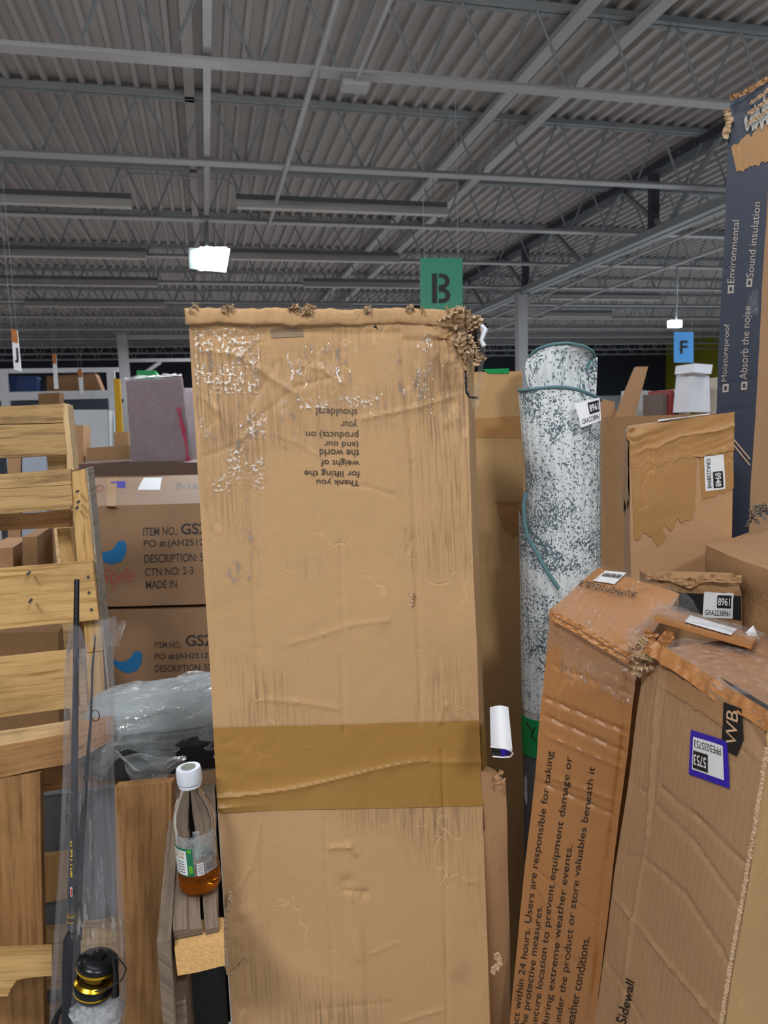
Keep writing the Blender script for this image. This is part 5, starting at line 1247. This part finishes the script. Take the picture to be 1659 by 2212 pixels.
# near pallet, boards upright
t = thing('wooden_pallet', 'nearest upright pallet at lower left with vertical boards and notched stringer', 'pallet', P(150, 2212, 1.35), 'upright wooden pallets on the left')
slabpart('top_rail', [(-300, 1632), (150, 1562), (152, 1590), (-300, 1672)], (1.27, 1.36, 1.36, 1.27), .02, M_WOODL, t)
slabpart('top_rail', [(-300, 1674), (152, 1590), (154, 1648), (-300, 1742)], (1.25, 1.34, 1.34, 1.25), .09, M_WOODC, t)
slabpart('top_rail', [(150, 1560), (245, 1545), (246, 1598), (152, 1648)], (1.36, 1.40, 1.40, 1.34), .08, M_WOODC, t)
def vboard(px, d, th, mat, name='deck_board'):
    q = list(px); return slabpart(name, q, d, th, mat, t)
vboard([(-130, 1690), (86, 1672), (100, 2500), (-90, 2500)], (1.30, 1.32, 1.42, 1.40), .018, M_WOODC)
vboard([(248, 1700), (370, 1690), (372, 2500), (262, 2500)], (1.31, 1.30, 1.42, 1.42), .018, M_WOODC)
slabpart('rear_board', [(80, 1852), (150, 1843), (152, 1940), (82, 1955)], 1.46, .018, M_WOODA, t)
slabpart('rear_board', [(86, 2010), (270, 1990), (272, 2130), (88, 2140)], 1.47, .018, M_WOODB, t)
slabpart('rear_board', [(86, 2180), (270, 2160), (272, 2300), (88, 2300)], 1.47, .018, M_WOODC, t)
slabpart('rear_board', [(86, 1650), (270, 1622), (272, 1690), (88, 1712)], 1.46, .018, M_WOODC, t)
# notched stringer reaching towards us
mb = MB(); pr = [(-220, 2075), (112, 2062), (112, 2108), (60, 2112), (36, 2118), (24, 2135), (16, 2152), (-220, 2160)]
fr = [P(x, y, 1.24) for x, y in pr]; bk_ = [P(x, y - 22, 1.30) for x, y in pr]; n = len(pr)
mb.add(fr + bk_, [tuple(range(n))[::-1], tuple(range(n, 2 * n))] + [(i, (i + 1) % n, n + (i + 1) % n, n + i) for i in range(n)], [(p.x, p.z) for p in fr] + [(p.x, p.z + .06) for p in bk_])
mb.build('notched_stringer', M_WOODA, t)
simple_box('grey_crate', 'smooth grey plastic crate behind the nearest pallet', 'crate', [(60, 1722), (262, 1700), (262, 1835), (62, 1858)], 1.50, .05, plain('grey_plastic', '666d74', rough=.35), floor=0)

# weathered pallet under the bottle, on edge, running away from us
t = thing('wooden_pallet', 'grey weathered pallet on its edge under the tea bottle', 'pallet', P(420, 2212, 1.1), 'upright wooden pallets on the left')
def plank_top(name, n0, n1, f0, f1, drop, mat):     # near-left, near-right, far-left, far-right picture points on the plane z=.80
    z = .802; q = [PZ(*f0, z), PZ(*f1, z), PZ(*n1, z), PZ(*n0, z)]; mb = MB(); N = 14; vs = []; uv = []
    for j in range(N + 1):
        for i in range(5):
            u, v = i / 4, j / N; p = q[0] * (1 - u) * (1 - v) + q[1] * u * (1 - v) + q[2] * u * v + q[3] * (1 - u) * v
            p = V((min(p.x, -.024), p.y, p.z)); p = p + V((noise.noise(V((v * 5, i, 3))) * .002, 0, noise.noise(V((v * 7, i * 2, 9))) * .0015)); vs.append(p); uv.append((v * .45, u * .07))
    top = len(vs); vs += [p - V((0, 0, drop)) for p in vs]; uv += [(a, b + .3) for a, b in uv]
    fs = [(j * 5 + i, (j + 1) * 5 + i, (j + 1) * 5 + i + 1, j * 5 + i + 1) for j in range(N) for i in range(4)]
    fs += [(N * 5 + i, top + N * 5 + i, top + N * 5 + i + 1, N * 5 + i + 1) for i in range(4)]
    fs += [(j * 5, top + j * 5, top + (j + 1) * 5, (j + 1) * 5) for j in range(N)] + [(j * 5 + 4, (j + 1) * 5 + 4, top + (j + 1) * 5 + 4, top + j * 5 + 4) for j in range(N)]
    mb.add(vs, fs, uv); return mb.build(name, mat, t)
plank_top('edge_plank', (374, 2010), (436, 2005), (372, 1700), (414, 1697), .030, M_WOODG)
plank_top('edge_plank', (444, 2008), (500, 1996), (420, 1697), (478, 1690), .030, M_WOODG)
xo = PZ(374, 2010, .8).x; mb = MB()
vs = []; uv = []
for k in range(25):
    y_ = .975 + k * .017; w_ = .0025 * noise.noise(V((k * .35, 2, 1))); zt_ = .806 + .004 * noise.noise(V((k * .3, 9, 1)))
    vs += [V((xo - .020 + w_, y_, 0)), V((xo - .020 + w_, y_, zt_)), V((xo - .002, y_, zt_)), V((xo - .002, y_, 0))]; uv += [(y_, 0), (y_, .8), (y_, .82), (y_, 1.6)]
mb.add(vs, [(k * 4 + a, k * 4 + 4 + a, k * 4 + 4 + (a + 1) % 4, k * 4 + (a + 1) % 4) for k in range(24) for a in range(4)] + [(0, 1, 2, 3), (96, 99, 98, 97)], uv)
mb.build('outer_plank', M_WOODG, t)
mb = MB(); mb.box((xo - .002, 1.40, .3), (-.022, 1.42, .80)); mb.build('shade_sheet', M_DARKBACK, t)  # dark sheet added to block the bright floor behind
slabpart('end_block', [(376, 2050), (484, 2034), (486, 2086), (384, 2108)], (1.01, 1.01, 1.01, 1.01), .09, M_WOODE, t, dirv=V((0, .06, -.005)))
mb = MB(); a = P(385, 2110, 1.05); mb.box((a.x + .005, a.y + .12, 0), (-.022, a.y + .15, .72)); mb.build('void_shade_sheet', M_DARKBACK, t)  # dark sheet added in place of the shaded void below
mb = MB(); a = P(360, 2212, 1.05); mb.box((a.x + .01, .99, 0), (a.x + .03, 1.30, .70)); mb.build('side_board', M_WOODG, t)

# ================================================================== TEA BOTTLE
bb = V((PZ(434, 1917, .803).x, PZ(434, 1917, .803).y, .8045)); ax = V((-.035, .0, 1)).normalized()
sc = (P(404, 1640, (M @ (bb - ORG)).z * -1).z - .803) / .222
t = thing('tea_bottle', 'clear plastic iced tea bottle with white cap, a little tea left in it', 'bottle', bb)
R_ = .0335 * sc / 1.0
def S(l): return [(r * sc, h * sc) for r, h in l]
m, nt, b = newmat('clear_pet'); b.inputs['Base Color'].default_value = (1, 1, 1, 1); b.inputs['Roughness'].default_value = .04; b.inputs['IOR'].default_value = 1.12; b.inputs['Transmission Weight'].default_value = 1
M_PET = m
m, nt, b = newmat('amber_tea'); b.inputs['Base Color'].default_value = lin('d07818'); b.inputs['Roughness'].default_value = .02; b.inputs['IOR'].default_value = 1.2; b.inputs['Transmission Weight'].default_value = .85
M_TEA = m
prof = S([(.0, .004), (.018, .002), (.028, .000), (.0335, .006), (.0355, .014), (.0355, .034), (.0345, .038), (.0345, .118), (.0355, .122), (.0350, .130), (.031, .148), (.024, .166), (.018, .180), (.0165, .190), (.0165, .200)])
mb = MB(); mb.lathe(bb, ax, prof, 48); mb.build('bottle_body', M_PET, t, smooth=True)
mb = MB(); mb.lathe(bb, ax, S([(.0, .006), (.026, .003), (.0325, .008), (.0343, .015), (.0343, .034), (.0, .034)]), 48); mb.build('tea', M_TEA, t, smooth=True)
mb = MB(); mb.lathe(bb, ax, S([(.0185, .193), (.0205, .194), (.0208, .197), (.0208, .216), (.0195, .2195), (.0, .2200)]), 60, disp=lambda a, h: 1 + .012 * (1 if math.sin(a * 30) > 0 else 0)); cp = mb.build('cap', M_CAPM, t, smooth=True)
mb = MB(); mb.lathe(bb, ax, S([(0, .2207), (.0125, .2205)]), 24); mb.build('cap_print', plain('cap_print_grey', '6a7468', nz=.4, ns=300), cp)
mb = MB(); mb.lathe(bb, ax, S([(.0175, .186), (.019, .187), (.019, .191), (.0175, .192)]), 40); mb.build('neck_ring', M_CAPM, t, smooth=True)
toC = (ORG - bb); toC.z = 0; ca = toC.normalized()
RL = .0352 * sc
def wrap(name, a0, a1, h0, h1, mat, par, k=1.0):
    """curved panel of the label; angles in degrees to the right (+) or left (-) of the line of sight"""
    mb = MB(); mb.lathe(bb, ax, [(RL * k, h0 * sc), (RL * k, h1 * sc)], 14, a0=math.radians(a0), a1=math.radians(a1), ref=ca); return mb.build(name, mat, par, smooth=True)
M_LBLG = plain('label_green', '0d6a4a', rough=.4); M_LBLS = film('label_clear', 'b8c4c8', body=.45, gloss=.2, rough=.2, scale=60, bd=.001, spark=.02)
lb = wrap('wrap_label', -75, 60, .042, .112, M_LBLS, t)
wrap('green_panel', -85, -12, .042, .092, M_LBLG, lb, 1.006)
wrap('white_panel', -80, -30, .044, .088, M_WHITE, lb, 1.012)
wrap('clear_panel', -6, 12, .070, .122, M_LBLS, lb, 1.008)
nf = wrap('nutrition_panel', -4, 14, .042, .064, M_WHITE, lb, 1.012)
for k in range(7): wrap('print_line', -2, 12, .0445 + k * .0027, .0455 + k * .0027, M_INKF, nf, 1.018)
bc = wrap('barcode_panel', 18, 42, .044, .064, plain('barcode_ground', 'a09c9c'), lb, 1.012)
for k in range(7): wrap('barcode_bar', 20 + k * 3.2, 21.4 + k * 3.2, .046, .062, M_INK, bc, 1.018)
wrap('leaf_print', -26, -16, .084, .090, plain('leaf_green', '5aa02a'), lb, 1.014); wrap('leaf_print', -26, -15, .048, .062, bpy.data.materials['leaf_green'], lb, 1.014)
for k in range(5): wrap('print_line', -70, -38, .048 + k * .0048, .0495 + k * .0048, M_LBLG if k == 4 else M_INKF, lb, 1.018)
def wraptext(s_, a0, a1, h0, h1, mat, par):
    me = text_mesh(s_, .012); xs = [v.co.x for v in me.vertices]; ys = [v.co.y for v in me.vertices]; x0, x1, y0, y1 = min(xs), max(xs), min(ys), max(ys)
    u = (ca - ca.dot(ax) * ax).normalized(); w = ax.cross(u); l = root_loc(par)
    for v in me.vertices:
        a = math.radians(a0 + (a1 - a0) * (v.co.x - x0) / (x1 - x0)); h = (h0 + (h1 - h0) * (v.co.y - y0) / (y1 - y0)) * sc
        v.co = bb + ax * h + (u * math.cos(a) + w * math.sin(a)) * RL * 1.02 - l
    me.materials.clear(); me.materials.append(mat); return link_mesh('printed_text', me, par)
M_GOLDI = plain('gold_ink', 'a08238')
wraptext('GOLD', -72, -34, .0805, .0865, M_GOLDI, lb); wraptext('PEAK', -72, -34, .0730, .0790, M_GOLDI, lb)

# ================================================================== BAGGED BLACK ITEM
cb = P(368, 1545, 1.42); t = thing('bagged_cushion', 'black folded item in a crinkled clear plastic bag on the pallet top', 'bagged goods', P(368, 1650, 1.45))
def blob(name, c, rx, ry, rz, mat, par, pw=.6, nz=.006, fr=18, seed=1, smooth=True, N=56, shape=None):
    mb = MB(); vs = []; uv = []
    for j in range(N // 2 + 1):
        ph_ = math.pi * j / (N // 2) - math.pi / 2
        for i in range(N):
            th = 2 * math.pi * i / N
            sp = lambda x: math.copysign(abs(x) ** pw, x)
            p = V((sp(math.cos(ph_)) * sp(math.cos(th)), sp(math.cos(ph_)) * sp(math.sin(th)), sp(math.sin(ph_))))
            p = V((p.x * rx, p.y * ry, p.z * rz)); q_ = c + p
            if shape: q_ = shape(q_, p)
            d = noise.noise_vector(q_ * fr + V((seed, 0, 0))) * nz + noise.noise_vector(V((q_.x * fr * 1.5, q_.y * fr * 3, q_.z * fr * 6)) + V((seed, 3, 0))) * nz * .6
            vs.append(q_ + d); uv.append((th * rx, ph_ * rz))
    mb.add(vs, [(j * N + i, j * N + (i + 1) % N, (j + 1) * N + (i + 1) % N, (j + 1) * N + i) for j in range(N // 2) for i in range(N)], uv)
    return mb.build(name, mat, par, smooth=smooth)
rx_, ry_, rz_ = .20, .085, .085; cb = P(400, 1560, 1.50)
blob('black_item', cb + V((0, -.004, -.035)), rx_ * .97, ry_ * .95, .052, M_BLACKPLAST, t, nz=.006, seed=4)
M_GREYC = plain('grey_cloth', '8f979c', rough=.7, nz=.1, ns=12)
blob('grey_cloth', cb + V((.005, .008, .035)), rx_ * .95, ry_ * .90, .045, M_GREYC, t, nz=.006, seed=8)
blob('plastic_bag', cb, rx_, ry_, rz_, M_BAG2, t, nz=.012, fr=14, seed=6, N=110)
mb = MB(); vs = []; NX, NY = 18, 14                       # loose corner of the bag drooping in front
for j in range(NY + 1):
    for i in range(NX + 1):
        x, y = i / NX, j / NY
        px = 246 + 150 * x; py = 1628 + 12 * x + (88 - 118 * max(0, x - .30) ** 1.0 - max(0, .2 - x) * 240) * y
        px = px + (30 * y * (1 - x)) ; vs.append(P(px, py, 1.30 + .03 * y) + noise.noise_vector(V((x * 4, y * 5, 2))) * .012)
mb.add(vs, [(j * (NX + 1) + i, (j + 1) * (NX + 1) + i, (j + 1) * (NX + 1) + i + 1, j * (NX + 1) + i + 1) for j in range(NY) for i in range(NX)]); mb.build('bag_corner', M_BAG2, t, smooth=True)

# ================================================================== FISHING RODS IN A BAG
t = thing('fishing_rod', 'black two-piece fishing rod with spinning reel standing in a clear bag', 'fishing rod', P(160, 2212, 1.12))
def rodpts(l, d0=1.20, d1=1.12):
    n = len(l); return [P(x, y, d0 + (d1 - d0) * i / (n - 1)) for i, (x, y) in enumerate(l)]
mb = MB(); p_ = rodpts([(166, 1252), (165, 1330), (164, 1450), (162, 1560), (161, 1650), (160, 1740), (158, 1830), (156, 1920), (157, 1990), (157, 2016)])
mb.tube(p_, [.0042, .0045, .0048, .0052, .0055, .006, .0068, .0074, .0080, .0082], 14); mb.build('rod_blank', M_ROD, t, smooth=True)
mb = MB(); mb.tube([P(206, 1372, 1.19), P(200, 1440, 1.185), P(196, 1560, 1.18), P(188, 1650, 1.17), P(182, 1740, 1.16), P(175, 1830, 1.15), P(171, 1920, 1.145), P(170, 2030, 1.14)], [.0012, .0016, .0022, .003, .0042, .005, .0052, .0052], 12); mb.build('rod_tip_section', M_ROD, t, smooth=True)
mb = MB(); p_ = [P(157, 2016, 1.122), P(155, 2030, 1.12), P(154, 2090, 1.118), P(154, 2150, 1.115), P(153, 2230, 1.11), P(153, 2420, 1.10)]
mb.tube(p_, [.0095, .0125, .0135, .0135, .013, .013], 18); mb.build('foam_grip', M_FOAM, t, smooth=True)
mb = MB(); mb.tube([p_[-1], to_floor(p_[-2], p_[-1], .05), to_floor(p_[-2], p_[-1], .0)], [.012, .012, .014], 16); mb.build('rod_butt', M_FOAM, t, smooth=True)
for y, r_ in ((1973, .0086), (1985, .0087), (2000, .0089), (2019, .0105)):
    mb = MB(); a = P(157, y, 1.125); mb.tube([a, a - V((0, 0, .0022))], r_, 16); mb.build('gold_ring', M_GOLD, t, smooth=True)
rf = Face(P(149, 1765, 1.120), P(163, 1765, 1.120), P(163, 2000, 1.114), P(149, 2000, 1.114)); rf.pos = lambda u, v, off=0: rf.flat(u, v) + rf.n * (off + .006 * (1 - (2 * (u - .55)) ** 2) - .004)
rf.text('BATTLE IV', [(150, 1893), (150, 1812), (158, 1812), (158, 1893)], plain('gold_print', 'd8b430'), t, bold=.02)
ov = rf.pxpatch('oval_badge', [(151, 1915), (158, 1915), (158, 1935), (151, 1935)], M_WHITE, t, off=.001, nu=4, nv=4); rf.pxpatch('red_stripe', [(154.5, 1917), (157.5, 1917), (157.5, 1933), (154.5, 1933)], plain('badge_red', 'b02020'), ov, off=.0016, nu=3, nv=3)
for (x, y, d, w) in ((206, 1546, 1.16, 6), (154, 1724, 1.15, 7), (152, 1770, 1.15, 6)):
    mb = MB(); c_ = P(x, y, d - .01); pts = [c_ + V((math.cos(a) * .006, 0, math.sin(a) * .009)) for a in [k * math.pi / 6 for k in range(13)]]; mb.tube(pts, .0009, 5); mb.build('line_guide', M_GUN, t, smooth=True)
# spinning reel
rl = P(214, 2110, 1.10); rax = (V((.22, .0, 1))).normalized()
rc = P(212, 2074, 1.10)
mb = MB(); mb.lathe(rc, rax, [(0, .006), (.020, .006), (.0285, .001), (.030, -.003), (.0285, -.007)], 44); mb.lathe(rc, rax, [(.0, .012), (.009, .011), (.010, .006)], 24); mb.build('spool_cap', M_GUN, t, smooth=True)
mb = MB(); mb.lathe(rc, rax, [(.0300, -.006), (.0308, -.008), (.0300, -.010)], 44); mb.lathe(rc, rax, [(.026, -.028), (.0295, -.032), (.0285, -.034)], 44); mb.build('gold_trim', M_GOLD, t, smooth=True)
mb = MB(); mb.lathe(rc, rax, [(.0285, -.008), (.022, -.012), (.021, -.026), (.027, -.030)], 44); mb.build('spool', plain('dark_bronze', '6a5420', rough=.25, metal=1), t, smooth=True)
mb = MB(); mb.lathe(rc, rax, [(.0275, -.032), (.030, -.036), (.029, -.050), (.022, -.058), (.012, -.062), (0, -.063)], 44); mb.build('rotor', M_GUN, t, smooth=True)
mb = MB(); mb.lathe(rc, rax, [(.0292, -.043), (.0297, -.045), (.0288, -.048)], 44); mb.build('gold_trim', M_GOLD, t, smooth=True)
mb = MB(); mb.tube([P(243, 2066, 1.08), P(258, 2072, 1.07), P(273, 2092, 1.06), P(262, 2118, 1.05), P(232, 2136, 1.04), P(205, 2142, 1.045)], .0012, 7); mb.build('bail_wire', M_DARKBACK, t, smooth=True)
mb = MB(); mb.tube([P(236, 2058, 1.09), P(246, 2068, 1.08), P(250, 2100, 1.085), P(249, 2150, 1.09)], [.004, .005, .004, .006], 8); mb.build('bail_arm', M_GUN, t, smooth=True)
mb = MB(); mb.tube([P(165, 2150, 1.115), P(182, 2150, 1.11), P(200, 2165, 1.10)], [.006, .0055, .008], 10); mb.tube([P(160, 2118, 1.118), P(168, 2140, 1.115), P(166, 2180, 1.115)], [.004, .006, .004], 8); mb.build('reel_foot', M_GUN, t, smooth=True)
blob('foam_wrap', P(210, 2185, 1.11), .034, .028, .024, M_CLEAR2 if 0 else film('foam_wrap_plastic', 'd8e0ea', body=.5, gloss=.6, rough=.2, scale=70, bd=.008, spark=.1), t, nz=.008, fr=30, seed=3, N=40)
mb = MB(); mb.tube([P(140, 2170, 1.11), P(125, 2190, 1.11), P(112, 2225, 1.11)], [.004, .004, .006], 8); mb.build('reel_handle', M_GUN, t, smooth=True)
# the long clear bag
t2 = t
L_ = [(152, 1352), (140, 1430), (138, 1540), (136, 1650), (132, 1760), (126, 1880), (118, 2000), (110, 2120), (105, 2230), (98, 2420), (90, 2700)]
R2 = [(252, 1330), (246, 1430), (248, 1540), (246, 1650), (252, 1760), (262, 1880), (270, 2000), (274, 2120), (268, 2230), (262, 2420), (255, 2700)]
def bagwall(front):
    mb = MB(); vs = []; uv = []; NX, NY = 40, 90
    for j in range(NY + 1):
        t_ = j / NY * (len(L_) - 1); k = min(int(t_), len(L_) - 2); fr = t_ - k
        xl = L_[k][0] * (1 - fr) + L_[k + 1][0] * fr; yl = L_[k][1] * (1 - fr) + L_[k + 1][1] * fr
        xr_ = R2[k][0] * (1 - fr) + R2[k + 1][0] * fr; yr = R2[k][1] * (1 - fr) + R2[k + 1][1] * fr
        for i in range(NX + 1):
            x = i / NX; top = max(0, 1 - j / 12)
            dip = top * 75 * math.exp(-((x - .45) / .16) ** 2)
            d = 1.165 + (-.028 if front else .035) * math.sin(math.pi * x) - .055 * (j / NY)
            d += .006 * noise.noise(V((x * 7, j * .02, 3 if front else 8))) + .004 * noise.noise(V((x * 20, j * .05, 5)))
            vs.append(P(xl + (xr_ - xl) * x, yl + (yr - yl) * x + dip, d)); uv.append((x * .1, j * .01))
    mb.add(vs, [(j * (NX + 1) + i, (j + 1) * (NX + 1) + i, (j + 1) * (NX + 1) + i + 1, j * (NX + 1) + i + 1) for j in range(NY) for i in range(NX)], uv); return mb
bg = thing('plastic_bag', 'long clear plastic sleeve over the fishing rod and its reel', 'bag', P(190, 2200, 1.15))
bagwall(True).build('bag_front', M_BAG, bg, smooth=True); bagwall(False).build('bag_back', M_BAG, bg, smooth=True)
mb = MB(); vs = []                                       # shiny bunched mouth
for i in range(20):
    for k in range(6):
        x, y = i / 19, k / 5; vs.append(P(205 + 66 * x - 14 * y, 1336 + 4 * x + 60 * y, 1.15 + .012 * math.sin(x * 9 + y * 3)) + noise.noise_vector(V((x * 6, y * 4, 1))) * .006)
mb.add(vs, [(i * 6 + k, (i + 1) * 6 + k, (i + 1) * 6 + k + 1, i * 6 + k + 1) for i in range(19) for k in range(5)]); mb.build('bag_mouth', M_CLEAR2, bg, smooth=True)
